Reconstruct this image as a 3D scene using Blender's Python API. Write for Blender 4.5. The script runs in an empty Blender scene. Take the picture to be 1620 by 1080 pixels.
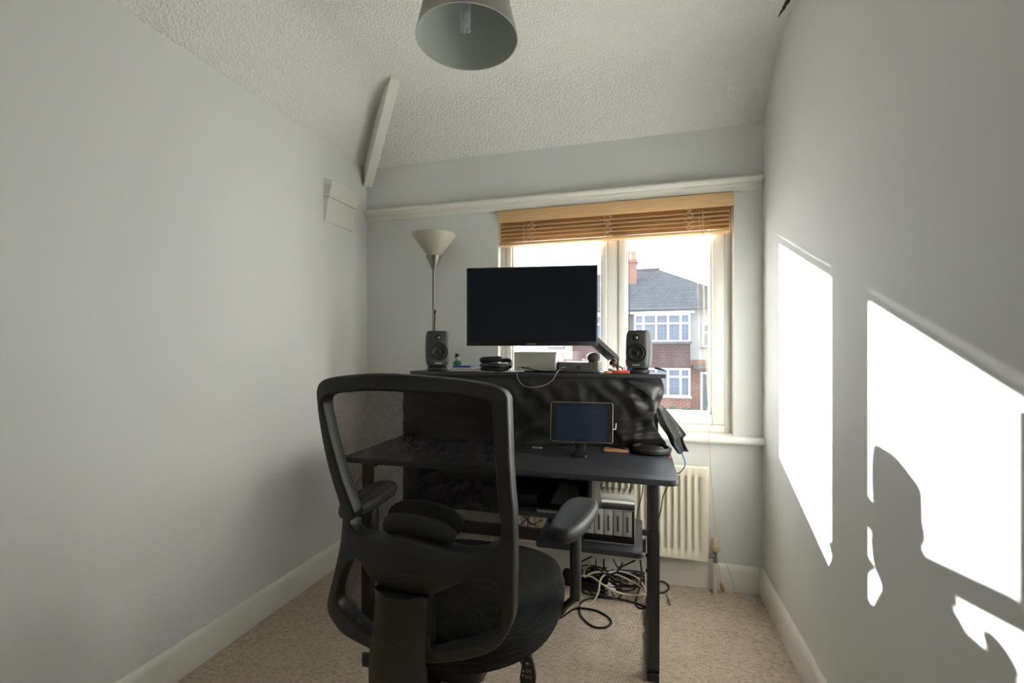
import bpy, bmesh, math, random
from mathutils import Vector, Matrix, noise

random.seed(7)
R = math.radians
SC = bpy.context.scene
COL = SC.collection

# ------------------------------------------------------------------ camera
F = 730.0                                   # focal length in pixels of the 1620 px wide frame
YAW = math.atan(202.0 / F)
EYE = 1.264
cam_d = bpy.data.cameras.new('camera')
cam_d.sensor_width = 36.0
cam_d.lens = F * 36.0 / 1620.0
cam_d.shift_y = 13.0 / 1620.0
cam_d.clip_start = 0.03
cam_d.clip_end = 300
cam = bpy.data.objects.new('camera', cam_d)
cam.location = (0, 0, EYE)
cam.rotation_euler = (R(90), 0, YAW)
COL.objects.link(cam)
SC.camera = cam

# ------------------------------------------------------------------ sky, sun, exposure
SUN_AZ = math.atan2(1.0, 1.47)              # sun stands left of the window axis
SUN_EL = math.atan(0.34)
SKY_STRENGTH = 1.85
SUN_STRENGTH = 44.0
EXPOSURE = 0.84
world = bpy.data.worlds.new('world')
SC.world = world
world.use_nodes = True
wn = world.node_tree
wn.nodes.clear()
wo = wn.nodes.new('ShaderNodeOutputWorld')
wb = wn.nodes.new('ShaderNodeBackground')
wb.inputs['Color'].default_value = (0.80, 0.90, 1.0, 1.0)      # even, hazy pale winter sky
wb.inputs['Strength'].default_value = SKY_STRENGTH
wn.links.new(wb.outputs[0], wo.inputs[0])

sun_d = bpy.data.lights.new('sun', 'SUN')
sun_d.energy = SUN_STRENGTH
sun_d.angle = 0.012
sun_d.color = (1.0, 0.98, 0.955)
sun = bpy.data.objects.new('sun', sun_d)
ray = Vector((math.sin(SUN_AZ) * math.cos(SUN_EL), -math.cos(SUN_AZ) * math.cos(SUN_EL), -math.sin(SUN_EL)))
sun.rotation_euler = ray.to_track_quat('-Z', 'Y').to_euler()
sun.location = (-6, 10, 6)
COL.objects.link(sun)

SC.view_settings.view_transform = 'Standard'
SC.view_settings.look = 'None'
SC.view_settings.gamma = 1.0
SC.view_settings.use_curve_mapping = False
SC.view_settings.exposure = EXPOSURE

# ------------------------------------------------------------------ geometry helpers
SN, CS = math.sin(YAW), math.cos(YAW)


def ray_of(u, v):
    return Vector((-F * SN + (u - 810) * CS, F * CS + (u - 810) * SN, 553.0 - v))


def at(u, v, y):
    """room point seen at photo pixel (u, v) that lies at room depth y"""
    d = ray_of(u, v)
    t = y / d.y
    return Vector((d.x * t, y, EYE + d.z * t))


def at_z(u, v, z):
    d = ray_of(u, v)
    t = (z - EYE) / d.z
    return Vector((d.x * t, d.y * t, z))


ORG = {}


def finish(name, bm, mat, parent=None, smooth=True, angle=35.0, origin=None):
    """link the bmesh (world coordinates) as ONE mesh object"""
    me = bpy.data.meshes.new(name)
    if parent is not None:
        o0 = ORG[parent]
    elif origin is not None:
        o0 = Vector(origin)
    else:
        xs = [v.co for v in bm.verts]
        o0 = Vector(((min(c.x for c in xs) + max(c.x for c in xs)) / 2,
                     (min(c.y for c in xs) + max(c.y for c in xs)) / 2, min(c.z for c in xs)))
    bmesh.ops.translate(bm, verts=bm.verts, vec=-o0)
    bmesh.ops.recalc_face_normals(bm, faces=bm.faces)
    bm.to_mesh(me)
    bm.free()
    if smooth:
        for p in me.polygons:
            p.use_smooth = True
        me.set_sharp_from_angle(angle=R(angle))
    me.materials.append(mat)
    o = bpy.data.objects.new(name, me)
    COL.objects.link(o)
    if parent is not None:
        o.parent = parent
    else:
        o.location = o0
    ORG[o] = o0
    return o


def tag(o, label=None, cat=None, group=None, kind=None):
    if label:
        o['label'] = label
    if cat:
        o['category'] = cat
    if group:
        o['group'] = group
    if kind:
        o['kind'] = kind
    return o


def thing(name, loc, label, cat, group=None):
    o = bpy.data.objects.new(name, None)
    o.empty_display_size = 0.05
    o.location = loc
    COL.objects.link(o)
    ORG[o] = Vector(loc)
    return tag(o, label, cat, group)


def struct(name, bm, mat, label=None, cat=None, **k):
    o = finish(name, bm, mat, origin=(0, 0, 0), **k)
    return tag(o, label, cat, kind='structure')


def merge(bm, tmp, M=None):
    if M is not None:
        tmp.transform(M)
    me = bpy.data.meshes.new('tmp')
    tmp.to_mesh(me)
    tmp.free()
    bm.from_mesh(me)
    bpy.data.meshes.remove(me)
    return bm


def box(bm, x0, x1, y0, y1, z0, z1, bev=0.0, seg=2, M=None):
    t = bmesh.new()
    bmesh.ops.create_cube(t, size=1.0)
    for v in t.verts:
        v.co = Vector(((x0 + x1) / 2 + v.co.x * (x1 - x0), (y0 + y1) / 2 + v.co.y * (y1 - y0),
                       (z0 + z1) / 2 + v.co.z * (z1 - z0)))
    if bev > 0:
        bmesh.ops.bevel(t, geom=list(t.edges), offset=bev, segments=seg, affect='EDGES', profile=0.5)
    return merge(bm, t, M)


def bx(*a, **k):
    return box(bmesh.new(), *a, **k)


def rbox(bm, x0, x1, y0, y1, z0, z1, rad, axis='z', seg=6, bev=0.0, M=None):
    """box with four rounded corners around one axis"""
    t = bmesh.new()
    if axis == 'z':
        a0, a1, b0, b1, c0, c1 = x0, x1, y0, y1, z0, z1
        f = lambda a, b, c: Vector((a, b, c))
    elif axis == 'y':
        a0, a1, b0, b1, c0, c1 = x0, x1, z0, z1, y0, y1
        f = lambda a, b, c: Vector((a, c, b))
    else:
        a0, a1, b0, b1, c0, c1 = y0, y1, z0, z1, x0, x1
        f = lambda a, b, c: Vector((c, a, b))
    pts = []
    for (ca, cb, st) in ((a1 - rad, b1 - rad, 0), (a0 + rad, b1 - rad, 90), (a0 + rad, b0 + rad, 180), (a1 - rad, b0 + rad, 270)):
        for k in range(seg + 1):
            an = R(st + 90.0 * k / seg)
            pts.append((ca + rad * math.cos(an), cb + rad * math.sin(an)))
    lo = [t.verts.new(f(p[0], p[1], c0)) for p in pts]
    hi = [t.verts.new(f(p[0], p[1], c1)) for p in pts]
    fl = t.faces.new(lo[::-1])
    fh = t.faces.new(hi)
    n = len(pts)
    for i in range(n):
        t.faces.new((lo[i], lo[(i + 1) % n], hi[(i + 1) % n], hi[i]))
    if bev > 0:
        bmesh.ops.bevel(t, geom=list(fl.edges) + list(fh.edges), offset=bev, segments=2, affect='EDGES', profile=0.5)
    return merge(bm, t, M)


def prism(bm, pts, vec, M=None):
    """polygon of 3D points extruded by vec"""
    t = bmesh.new()
    vec = Vector(vec)
    a = [t.verts.new(Vector(p)) for p in pts]
    b = [t.verts.new(Vector(p) + vec) for p in pts]
    t.faces.new(a[::-1])
    t.faces.new(b)
    n = len(pts)
    for i in range(n):
        t.faces.new((a[i], a[(i + 1) % n], b[(i + 1) % n], b[i]))
    bmesh.ops.recalc_face_normals(t, faces=t.faces)
    return merge(bm, t, M)


def loft(bm, rings, cap=True, closed=True):
    vs = [[bm.verts.new(p) for p in r] for r in rings]
    n = len(rings[0])
    for a, b in zip(vs[:-1], vs[1:]):
        for i in range(n if closed else n - 1):
            j = (i + 1) % n
            bm.faces.new((a[i], a[j], b[j], b[i]))
    if cap and closed:
        bm.faces.new(vs[0][::-1])
        bm.faces.new(vs[-1])
    return bm


def lathe(bm, prof, n=32, M=None, cap=True):
    rings = []
    for r, z in prof:
        rings.append([Vector((max(r, 1e-5) * math.cos(2 * math.pi * k / n), max(r, 1e-5) * math.sin(2 * math.pi * k / n), z)) for k in range(n)])
    t = bmesh.new()
    loft(t, rings, cap=cap)
    return merge(bm, t, M)


def catmull(pts, sub=8, closed=False):
    pts = [Vector(p) for p in pts]
    out = []
    n = len(pts)
    rng = range(n if closed else n - 1)
    for i in rng:
        p1, p2 = pts[i], pts[(i + 1) % n]
        p0 = pts[i - 1] if (i > 0 or closed) else p1 * 2 - p2
        p3 = pts[(i + 2) % n] if (i + 2 < n or closed) else p2 * 2 - p1
        for k in range(sub):
            t = k / sub
            out.append(0.5 * ((2 * p1) + (p2 - p0) * t + (2 * p0 - 5 * p1 + 4 * p2 - p3) * t * t + (3 * p1 - p0 - 3 * p2 + p3) * t ** 3))
    if not closed:
        out.append(pts[-1])
    return out


def tube(bm, pts, r, n=8, closed=False):
    pts = [Vector(p) for p in pts]
    m = len(pts)
    rad = r if isinstance(r, (list, tuple)) else [r] * m
    tans = []
    for i in range(m):
        a = pts[i - 1] if (i > 0 or closed) else pts[i]
        b = pts[(i + 1) % m] if (i < m - 1 or closed) else pts[i]
        d = b - a
        tans.append(d.normalized() if d.length > 1e-9 else Vector((0, 0, 1)))
    up = Vector((0, 0, 1)) if abs(tans[0].z) < 0.9 else Vector((1, 0, 0))
    nrm = (up - tans[0] * up.dot(tans[0])).normalized()
    rings = []
    for i in range(m):
        nrm = (nrm - tans[i] * nrm.dot(tans[i]))
        nrm = nrm.normalized() if nrm.length > 1e-6 else tans[i].orthogonal().normalized()
        bn = tans[i].cross(nrm)
        rings.append([pts[i] + (nrm * math.cos(2 * math.pi * k / n) + bn * math.sin(2 * math.pi * k / n)) * rad[i] for k in range(n)])
    if closed:
        rings.append(rings[0])
        return loft(bm, rings, cap=False)
    return loft(bm, rings, cap=True)


def grid(bm, nx, ny, fn):
    vs = [[bm.verts.new(fn(i / nx, j / ny)) for i in range(nx + 1)] for j in range(ny + 1)]
    for j in range(ny):
        for i in range(nx):
            bm.faces.new((vs[j][i], vs[j][i + 1], vs[j + 1][i + 1], vs[j + 1][i]))
    return bm


def ball(bm, c, rx, ry, rz, n=16, m=10):
    rings = []
    for j in range(m + 1):
        a = -math.pi / 2 + math.pi * j / m
        rr = max(math.cos(a), 0.01)
        rings.append([Vector((c[0] + rx * rr * math.cos(2 * math.pi * k / n), c[1] + ry * rr * math.sin(2 * math.pi * k / n), c[2] + rz * math.sin(a))) for k in range(n)])
    return loft(bm, rings)


def shape2d(outer, holes, thick, bev, maxlen=0.05):
    """filled outline with holes in the xz plane, extruded along y from 0 to thick, bevelled rim; returns bmesh"""
    cu = bpy.data.curves.new('tmp', 'CURVE')
    cu.dimensions = '2D'
    cu.fill_mode = 'BOTH'
    cu.extrude = max(thick / 2 - bev, 0.0)
    cu.bevel_depth = bev
    cu.bevel_resolution = 2
    if bev > 0:
        cu.offset = -bev
    for loop in [outer] + holes:
        s = cu.splines.new('POLY')
        s.points.add(len(loop) - 1)
        for p, q in zip(s.points, loop):
            p.co = (q[0], q[1], 0, 1)
        s.use_cyclic_u = True
    ob = bpy.data.objects.new('tmp', cu)
    COL.objects.link(ob)
    dg = bpy.context.evaluated_depsgraph_get()
    me = bpy.data.meshes.new_from_object(ob.evaluated_get(dg))
    bm = bmesh.new()
    bm.from_mesh(me)
    bpy.data.objects.remove(ob)
    bpy.data.curves.remove(cu)
    bpy.data.meshes.remove(me)
    bmesh.ops.remove_doubles(bm, verts=bm.verts, dist=1e-5)
    for _ in range(5):
        lng = [e for e in bm.edges if e.calc_length() > maxlen]
        if not lng:
            break
        bmesh.ops.subdivide_edges(bm, edges=lng, cuts=1)
        bmesh.ops.triangulate(bm, faces=[f for f in bm.faces if len(f.verts) > 4])
    for v in bm.verts:
        v.co = Vector((v.co.x, -v.co.z + thick / 2, v.co.y))
    return bm


def text_bm(txt, size, M, bold=0.0):
    cu = bpy.data.curves.new('tmp', 'FONT')
    cu.body = txt
    cu.size = size
    cu.align_x = 'CENTER'
    cu.extrude = 0.0002
    cu.offset = bold
    ob = bpy.data.objects.new('tmp', cu)
    COL.objects.link(ob)
    dg = bpy.context.evaluated_depsgraph_get()
    me = bpy.data.meshes.new_from_object(ob.evaluated_get(dg))
    bm = bmesh.new()
    bm.from_mesh(me)
    bpy.data.objects.remove(ob)
    bpy.data.curves.remove(cu)
    bpy.data.meshes.remove(me)
    bm.transform(M)
    return bm


# ------------------------------------------------------------------ materials
def srgb(r, g, b):
    f = lambda c: (c / 255 / 12.92) if c / 255 <= 0.04045 else ((c / 255 + 0.055) / 1.055) ** 2.4
    return (f(r), f(g), f(b), 1.0)


def node(nt, kind, **k):
    n = nt.nodes.new(kind)
    for a, b in k.items():
        setattr(n, a, b)
    return n


def mat(name, col, rough=0.5, metal=0.0, var=0.0, vscale=8.0, bump=0.0, bscale=200.0, spec=0.5, coat=0.0, sheen=0.0):
    m = bpy.data.materials.new(name)
    m.use_nodes = True
    nt = m.node_tree
    p = nt.nodes['Principled BSDF']
    p.inputs['Base Color'].default_value = col
    p.inputs['Roughness'].default_value = rough
    p.inputs['Metallic'].default_value = metal
    p.inputs['Specular IOR Level'].default_value = spec
    p.inputs['Coat Weight'].default_value = coat
    p.inputs['Sheen Weight'].default_value = sheen
    tc = node(nt, 'ShaderNodeTexCoord')
    if var > 0:
        nz = node(nt, 'ShaderNodeTexNoise')
        nz.inputs['Scale'].default_value = vscale
        nz.inputs['Detail'].default_value = 5
        nt.links.new(tc.outputs['Object'], nz.inputs['Vector'])
        mx = node(nt, 'ShaderNodeMixRGB')
        mx.inputs[1].default_value = tuple(c * (1 - var) for c in col[:3]) + (1,)
        mx.inputs[2].default_value = tuple(min(c * (1 + var), 1) for c in col[:3]) + (1,)
        nt.links.new(nz.outputs[0], mx.inputs[0])
        nt.links.new(mx.outputs[0], p.inputs['Base Color'])
    if bump > 0:
        nb = node(nt, 'ShaderNodeTexNoise')
        nb.inputs['Scale'].default_value = bscale
        nb.inputs['Detail'].default_value = 3
        nt.links.new(tc.outputs['Object'], nb.inputs['Vector'])
        b = node(nt, 'ShaderNodeBump')
        b.inputs['Strength'].default_value = bump
        b.inputs['Distance'].default_value = 0.004
        nt.links.new(nb.outputs[0], b.inputs['Height'])
        nt.links.new(b.outputs[0], p.inputs['Normal'])
    return m


M_WALL = mat('wall_paint', srgb(224, 225, 221), 0.6, var=0.015, vscale=2.5, bump=0.05, bscale=60, spec=0.18)
M_CEIL = mat('ceiling_artex', srgb(236, 235, 230), 0.85, bump=0.0)
M_TRIM = mat('trim_gloss', srgb(233, 230, 221), 0.35, var=0.02, vscale=5)
M_UPVC = mat('upvc', srgb(236, 234, 226), 0.3)
M_RAD = mat('radiator_enamel', srgb(232, 224, 203), 0.35)
M_BLACKP = mat('black_plastic', srgb(32, 31, 30), 0.46, var=0.25, vscale=6, bump=0.08, bscale=900)
M_CHAIRF = mat('chair_plastic', srgb(33, 33, 31), 0.40, bump=0.06, bscale=1200, spec=0.5)
M_ARM = mat('arm_pad', srgb(42, 41, 40), 0.5, bump=0.08, bscale=1000)
M_DESK = mat('desk_laminate', srgb(47, 48, 53), 0.42, var=0.1, vscale=30, bump=0.05, bscale=700, spec=0.6)
M_METALB = mat('black_metal', srgb(30, 30, 32), 0.42)
M_CLOTH = mat('black_cloth', srgb(52, 51, 49), 0.42, var=0.1, vscale=12, bump=0.12, bscale=900)
M_CLOTH2 = mat('black_jacket', srgb(30, 30, 30), 0.6, bump=0.12, bscale=800)
M_FABB = mat('lumbar_fabric', srgb(28, 28, 28), 0.9, bump=0.4, bscale=900)
M_SILVER = mat('silver_alu', srgb(205, 203, 196), 0.3, metal=0.85)
M_CHROME = mat('polished_film', srgb(225, 226, 230), 0.12, metal=1.0)
M_BAYF = mat('bay_silver', srgb(205, 203, 196), 0.5, metal=0.25)
M_SPK = mat('speaker_grey', srgb(64, 64, 61), 0.5, bump=0.05, bscale=900)
M_CONE = mat('speaker_cone', srgb(24, 24, 24), 0.55)
M_DOME = mat('tweeter_dome', srgb(120, 120, 118), 0.25, metal=0.8)
M_SCREEN = mat('screen_off', (0.003, 0.0060, 0.0095, 1), 0.2, spec=0.28)
M_TSCREEN = mat('tablet_screen', (0.012, 0.020, 0.042, 1), 0.2, var=0.55, vscale=38)
M_BEZEL = mat('bezel_black', srgb(18, 18, 20), 0.3)
M_WHITE = mat('white_print', srgb(225, 225, 225), 0.5)
M_INTERF = mat('interface_grey', srgb(98, 94, 90), 0.4, metal=0.5)
M_CREAM = mat('cable_cream', srgb(214, 205, 180), 0.5)
M_CABLE = mat('cable_black', srgb(26, 25, 24), 0.5)
M_CABG = mat('cable_grey', srgb(120, 118, 112), 0.5)
M_BLUE = mat('cable_blue', srgb(35, 70, 140), 0.45)
M_RED = mat('cable_red', srgb(180, 40, 40), 0.45)
M_ORANGE = mat('orange_card', srgb(226, 86, 52), 0.5, var=0.06, vscale=40)
M_BOOKBLUE = mat('book_blue', srgb(30, 80, 160), 0.5)
M_BOOKW = mat('book_white', srgb(215, 213, 210), 0.6)
M_BOOKB = mat('book_brown', srgb(110, 75, 58), 0.6)
M_TAN = mat('tan_leather', srgb(196, 142, 104), 0.55, var=0.1, vscale=50)
M_LAMPM = mat('lamp_metal', srgb(150, 148, 143), 0.32, metal=0.8)
M_SKIN = mat('figurine_face', srgb(226, 188, 150), 0.5)
M_GREEN = mat('figurine_green', srgb(36, 120, 58), 0.4)
M_HAT = mat('figurine_hat', srgb(36, 38, 32), 0.5)
M_RBROWN = mat('figurine_brown', srgb(74, 34, 24), 0.3, var=0.3, vscale=60)
M_BRASS = mat('brass', srgb(170, 130, 70), 0.4, metal=0.6)
M_VALVE = mat('valve_plastic', srgb(205, 190, 160), 0.5, var=0.1, vscale=30)
M_PIPE = mat('painted_pipe', srgb(226, 219, 200), 0.4)
M_CORD = mat('blind_cord', srgb(214, 176, 126), 0.8)
M_LADDER = mat('ladder_cord', srgb(225, 205, 178), 0.8)
M_ACORN = mat('acorn_wood', srgb(196, 140, 84), 0.5, var=0.15, vscale=60)
M_VENT = mat('vent_white', srgb(228, 227, 219), 0.5)
M_CRACK = mat('ceiling_crack', srgb(58, 56, 52), 0.9)
M_DOOR = mat('door_white', srgb(228, 226, 218), 0.4)
M_MIC = mat('dark_foam', srgb(52, 50, 49), 0.9, bump=0.6, bscale=700)
M_CARDB = mat('dark_paper', srgb(60, 60, 64), 0.6)

# scuffs worn into the lower chair shell
nt = M_CHAIRF.node_tree
p = nt.nodes['Principled BSDF']
tc = node(nt, 'ShaderNodeTexCoord')
mp = node(nt, 'ShaderNodeMapping')
mp.inputs['Scale'].default_value = (9, 9, 34)
mp.inputs['Rotation'].default_value = (0, R(9), 0)
nz = node(nt, 'ShaderNodeTexNoise')
nz.inputs['Scale'].default_value = 2.6
nz.inputs['Detail'].default_value = 9
nz.inputs['Roughness'].default_value = 0.72
nz.inputs['Distortion'].default_value = 1.2
ra = node(nt, 'ShaderNodeValToRGB')
ra.color_ramp.elements[0].position = 0.56
ra.color_ramp.elements[0].color = (0, 0, 0, 1)
ra.color_ramp.elements[1].position = 0.72
ra.color_ramp.elements[1].color = (1, 1, 1, 1)
sx = node(nt, 'ShaderNodeSeparateXYZ')
hr = node(nt, 'ShaderNodeMapRange')
hr.inputs['From Min'].default_value = 0.72
hr.inputs['From Max'].default_value = 0.64
mu = node(nt, 'ShaderNodeMath', operation='MULTIPLY')
mx = node(nt, 'ShaderNodeMixRGB')
mx.inputs[1].default_value = srgb(33, 33, 31)
mx.inputs[2].default_value = srgb(74, 72, 68)
nt.links.new(tc.outputs['Object'], mp.inputs[0])
nt.links.new(mp.outputs[0], nz.inputs['Vector'])
nt.links.new(nz.outputs[0], ra.inputs[0])
nt.links.new(tc.outputs['Object'], sx.inputs[0])
nt.links.new(sx.outputs['Z'], hr.inputs['Value'])
nt.links.new(ra.outputs[0], mu.inputs[0])
nt.links.new(hr.outputs[0], mu.inputs[1])
nt.links.new(mu.outputs[0], mx.inputs[0])
nt.links.new(mx.outputs[0], p.inputs['Base Color'])

# ceiling stipple
nt = M_CEIL.node_tree
p = nt.nodes['Principled BSDF']
tc = node(nt, 'ShaderNodeTexCoord')
n1 = node(nt, 'ShaderNodeTexNoise')
n1.inputs['Scale'].default_value = 95
n1.inputs['Detail'].default_value = 2
n1.inputs['Roughness'].default_value = 0.45
n2 = node(nt, 'ShaderNodeValToRGB')
n2.color_ramp.elements[0].position = 0.42
n2.color_ramp.elements[1].position = 0.62
b = node(nt, 'ShaderNodeBump')
b.inputs['Strength'].default_value = 0.8
b.inputs['Distance'].default_value = 0.004
nt.links.new(tc.outputs['Object'], n1.inputs['Vector'])
nt.links.new(n1.outputs[0], n2.inputs[0])
nt.links.new(n2.outputs[0], b.inputs['Height'])
nt.links.new(b.outputs[0], p.inputs['Normal'])


def carpet_mat():
    m = bpy.data.materials.new('loop_carpet')
    m.use_nodes = True
    nt = m.node_tree
    p = nt.nodes['Principled BSDF']
    p.inputs['Roughness'].default_value = 0.95
    p.inputs['Specular IOR Level'].default_value = 0.1
    p.inputs['Sheen Weight'].default_value = 0.15
    tc = node(nt, 'ShaderNodeTexCoord')
    mp = node(nt, 'ShaderNodeMapping')
    mp.inputs['Rotation'].default_value = (0, 0, R(8))
    mp.inputs['Scale'].default_value = (78, 112, 1)
    nt.links.new(tc.outputs['Object'], mp.inputs['Vector'])
    vo = node(nt, 'ShaderNodeTexVoronoi', voronoi_dimensions='2D')
    vo.inputs['Scale'].default_value = 1.0
    vo.inputs['Randomness'].default_value = 0.32
    nt.links.new(mp.outputs[0], vo.inputs['Vector'])
    # yarn: each loop its own shade of the fleck
    sp = node(nt, 'ShaderNodeSeparateColor')
    nt.links.new(vo.outputs['Color'], sp.inputs[0])
    ra = node(nt, 'ShaderNodeValToRGB')
    e = ra.color_ramp.elements
    e[0].position = 0.0
    e[0].color = srgb(192, 171, 149)
    e[1].position = 1.0
    e[1].color = srgb(226, 208, 187)
    k = ra.color_ramp.elements.new(0.30)
    k.color = srgb(211, 191, 169)
    nt.links.new(sp.outputs[0], ra.inputs[0])
    nz = node(nt, 'ShaderNodeTexNoise')
    nz.inputs['Scale'].default_value = 2.2
    nz.inputs['Detail'].default_value = 4
    nt.links.new(tc.outputs['Object'], nz.inputs['Vector'])
    mx = node(nt, 'ShaderNodeMixRGB', blend_type='MULTIPLY')
    mx.inputs[0].default_value = 0.25
    nt.links.new(ra.outputs[0], mx.inputs[1])
    nt.links.new(nz.outputs[0], mx.inputs[2])
    nt.links.new(mx.outputs[0], p.inputs['Base Color'])
    iv = node(nt, 'ShaderNodeMath', operation='SUBTRACT')
    iv.inputs[0].default_value = 1.0
    nt.links.new(vo.outputs['Distance'], iv.inputs[1])
    fz = node(nt, 'ShaderNodeTexNoise')
    fz.inputs['Scale'].default_value = 900
    nt.links.new(tc.outputs['Object'], fz.inputs['Vector'])
    ad = node(nt, 'ShaderNodeMath', operation='MULTIPLY_ADD')
    ad.inputs[1].default_value = 0.3
    nt.links.new(fz.outputs[0], ad.inputs[0])
    nt.links.new(iv.outputs[0], ad.inputs[2])
    b = node(nt, 'ShaderNodeBump')
    b.inputs['Strength'].default_value = 0.9
    b.inputs['Distance'].default_value = 0.006
    nt.links.new(ad.outputs[0], b.inputs['Height'])
    nt.links.new(b.outputs[0], p.inputs['Normal'])
    return m


M_CARPET = carpet_mat()


def wood_mat():
    m = mat('blind_wood', srgb(190, 146, 96), 0.45)
    nt = m.node_tree
    p = nt.nodes['Principled BSDF']
    tc = node(nt, 'ShaderNodeTexCoord')
    mp = node(nt, 'ShaderNodeMapping')
    mp.inputs['Scale'].default_value = (2.0, 30, 60)
    nz = node(nt, 'ShaderNodeTexNoise')
    nz.inputs['Scale'].default_value = 3
    nz.inputs['Detail'].default_value = 6
    ra = node(nt, 'ShaderNodeValToRGB')
    ra.color_ramp.elements[0].position = 0.3
    ra.color_ramp.elements[0].color = srgb(216, 172, 120)
    ra.color_ramp.elements[1].position = 0.75
    ra.color_ramp.elements[1].color = srgb(238, 200, 150)
    nt.links.new(tc.outputs['Object'], mp.inputs[0])
    nt.links.new(mp.outputs[0], nz.inputs['Vector'])
    nt.links.new(nz.outputs[0], ra.inputs[0])
    nt.links.new(ra.outputs[0], p.inputs['Base Color'])
    return m


M_WOOD = wood_mat()


def mesh_mat(name, period, thr, col):
    """woven mesh fabric with real see-through holes"""
    m = bpy.data.materials.new(name)
    m.use_nodes = True
    nt = m.node_tree
    p = nt.nodes['Principled BSDF']
    p.inputs['Base Color'].default_value = col
    p.inputs['Roughness'].default_value = 0.7
    out = nt.nodes['Material Output']
    tc = node(nt, 'ShaderNodeTexCoord')
    sx = node(nt, 'ShaderNodeSeparateXYZ')
    nt.links.new(tc.outputs['Object'], sx.inputs[0])
    res = []
    for ax in ('X', 'Z'):
        a = node(nt, 'ShaderNodeMath', operation='MULTIPLY')
        a.inputs[1].default_value = 2 * math.pi / period
        s = node(nt, 'ShaderNodeMath', operation='SINE')
        nt.links.new(sx.outputs[ax], a.inputs[0])
        nt.links.new(a.outputs[0], s.inputs[0])
        res.append(s)
    mu = node(nt, 'ShaderNodeMath', operation='MULTIPLY')
    nt.links.new(res[0].outputs[0], mu.inputs[0])
    nt.links.new(res[1].outputs[0], mu.inputs[1])
    gt = node(nt, 'ShaderNodeMath', operation='GREATER_THAN')
    gt.inputs[1].default_value = thr
    nt.links.new(mu.outputs[0], gt.inputs[0])
    tr = node(nt, 'ShaderNodeBsdfTransparent')
    mx = node(nt, 'ShaderNodeMixShader')
    nt.links.new(gt.outputs[0], mx.inputs[0])
    nt.links.new(p.outputs[0], mx.inputs[1])
    nt.links.new(tr.outputs[0], mx.inputs[2])
    nt.links.new(mx.outputs[0], out.inputs[0])
    return m


M_MESH = mesh_mat('chair_mesh', 0.0064, 0.10, srgb(13, 13, 13))


def seat_mat():
    m = mat('seat_fabric', srgb(17, 17, 18), 0.75, spec=0.25)
    nt = m.node_tree
    p = nt.nodes['Principled BSDF']
    tc = node(nt, 'ShaderNodeTexCoord')
    wv = node(nt, 'ShaderNodeTexWave', wave_type='RINGS', rings_direction='Z')
    wv.inputs['Scale'].default_value = 62
    wv.inputs['Distortion'].default_value = 0.3
    wv2 = node(nt, 'ShaderNodeTexWave', bands_direction='Z')
    wv2.inputs['Scale'].default_value = 62
    ad = node(nt, 'ShaderNodeMath', operation='ADD')
    b = node(nt, 'ShaderNodeBump')
    b.inputs['Strength'].default_value = 0.8
    b.inputs['Distance'].default_value = 0.003
    nt.links.new(tc.outputs['Object'], wv.inputs['Vector'])
    nt.links.new(tc.outputs['Object'], wv2.inputs['Vector'])
    nt.links.new(wv.outputs['Fac'], ad.inputs[0])
    nt.links.new(wv2.outputs['Fac'], ad.inputs[1])
    nt.links.new(ad.outputs[0], b.inputs['Height'])
    nt.links.new(b.outputs[0], p.inputs['Normal'])
    return m


M_SEAT = seat_mat()


def glass_mat(name, haze=0.0, tint=(0.97, 0.98, 0.98, 1), ior=1.45):
    m = bpy.data.materials.new(name)
    m.use_nodes = True
    nt = m.node_tree
    nt.nodes.remove(nt.nodes['Principled BSDF'])
    out = nt.nodes['Material Output']
    tr = node(nt, 'ShaderNodeBsdfTransparent')
    tr.inputs[0].default_value = tint
    gl = node(nt, 'ShaderNodeBsdfGlossy')
    gl.inputs['Roughness'].default_value = 0.02
    fr = node(nt, 'ShaderNodeFresnel')
    fr.inputs[0].default_value = ior
    mx = node(nt, 'ShaderNodeMixShader')
    nt.links.new(fr.outputs[0], mx.inputs[0])
    nt.links.new(tr.outputs[0], mx.inputs[1])
    nt.links.new(gl.outputs[0], mx.inputs[2])
    last = mx
    if haze > 0:
        tl = node(nt, 'ShaderNodeBsdfTranslucent')
        tl.inputs[0].default_value = (0.9, 0.92, 0.95, 1)
        tc = node(nt, 'ShaderNodeTexCoord')
        nz = node(nt, 'ShaderNodeTexNoise')
        nz.inputs['Scale'].default_value = 14
        nz.inputs['Detail'].default_value = 8
        nt.links.new(tc.outputs['Object'], nz.inputs['Vector'])
        ml = node(nt, 'ShaderNodeMath', operation='MULTIPLY')
        ml.inputs[1].default_value = haze * 2
        nt.links.new(nz.outputs[0], ml.inputs[0])
        m2 = node(nt, 'ShaderNodeMixShader')
        nt.links.new(ml.outputs[0], m2.inputs[0])
        nt.links.new(mx.outputs[0], m2.inputs[1])
        nt.links.new(tl.outputs[0], m2.inputs[2])
        last = m2
    nt.links.new(last.outputs[0], out.inputs[0])
    return m


M_GLASS = glass_mat('window_glass', haze=0.0035)
M_BULB = glass_mat('bulb_glass', haze=0.25)


def shade_mat(name, col, trans=0.3, rough=0.6):
    m = bpy.data.materials.new(name)
    m.use_nodes = True
    nt = m.node_tree
    p = nt.nodes['Principled BSDF']
    p.inputs['Base Color'].default_value = col
    p.inputs['Roughness'].default_value = rough
    tl = node(nt, 'ShaderNodeBsdfTranslucent')
    tl.inputs[0].default_value = col
    mx = node(nt, 'ShaderNodeMixShader')
    mx.inputs[0].default_value = trans
    nt.links.new(p.outputs[0], mx.inputs[1])
    nt.links.new(tl.outputs[0], mx.inputs[2])
    nt.links.new(mx.outputs[0], nt.nodes['Material Output'].inputs[0])
    return m


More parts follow.
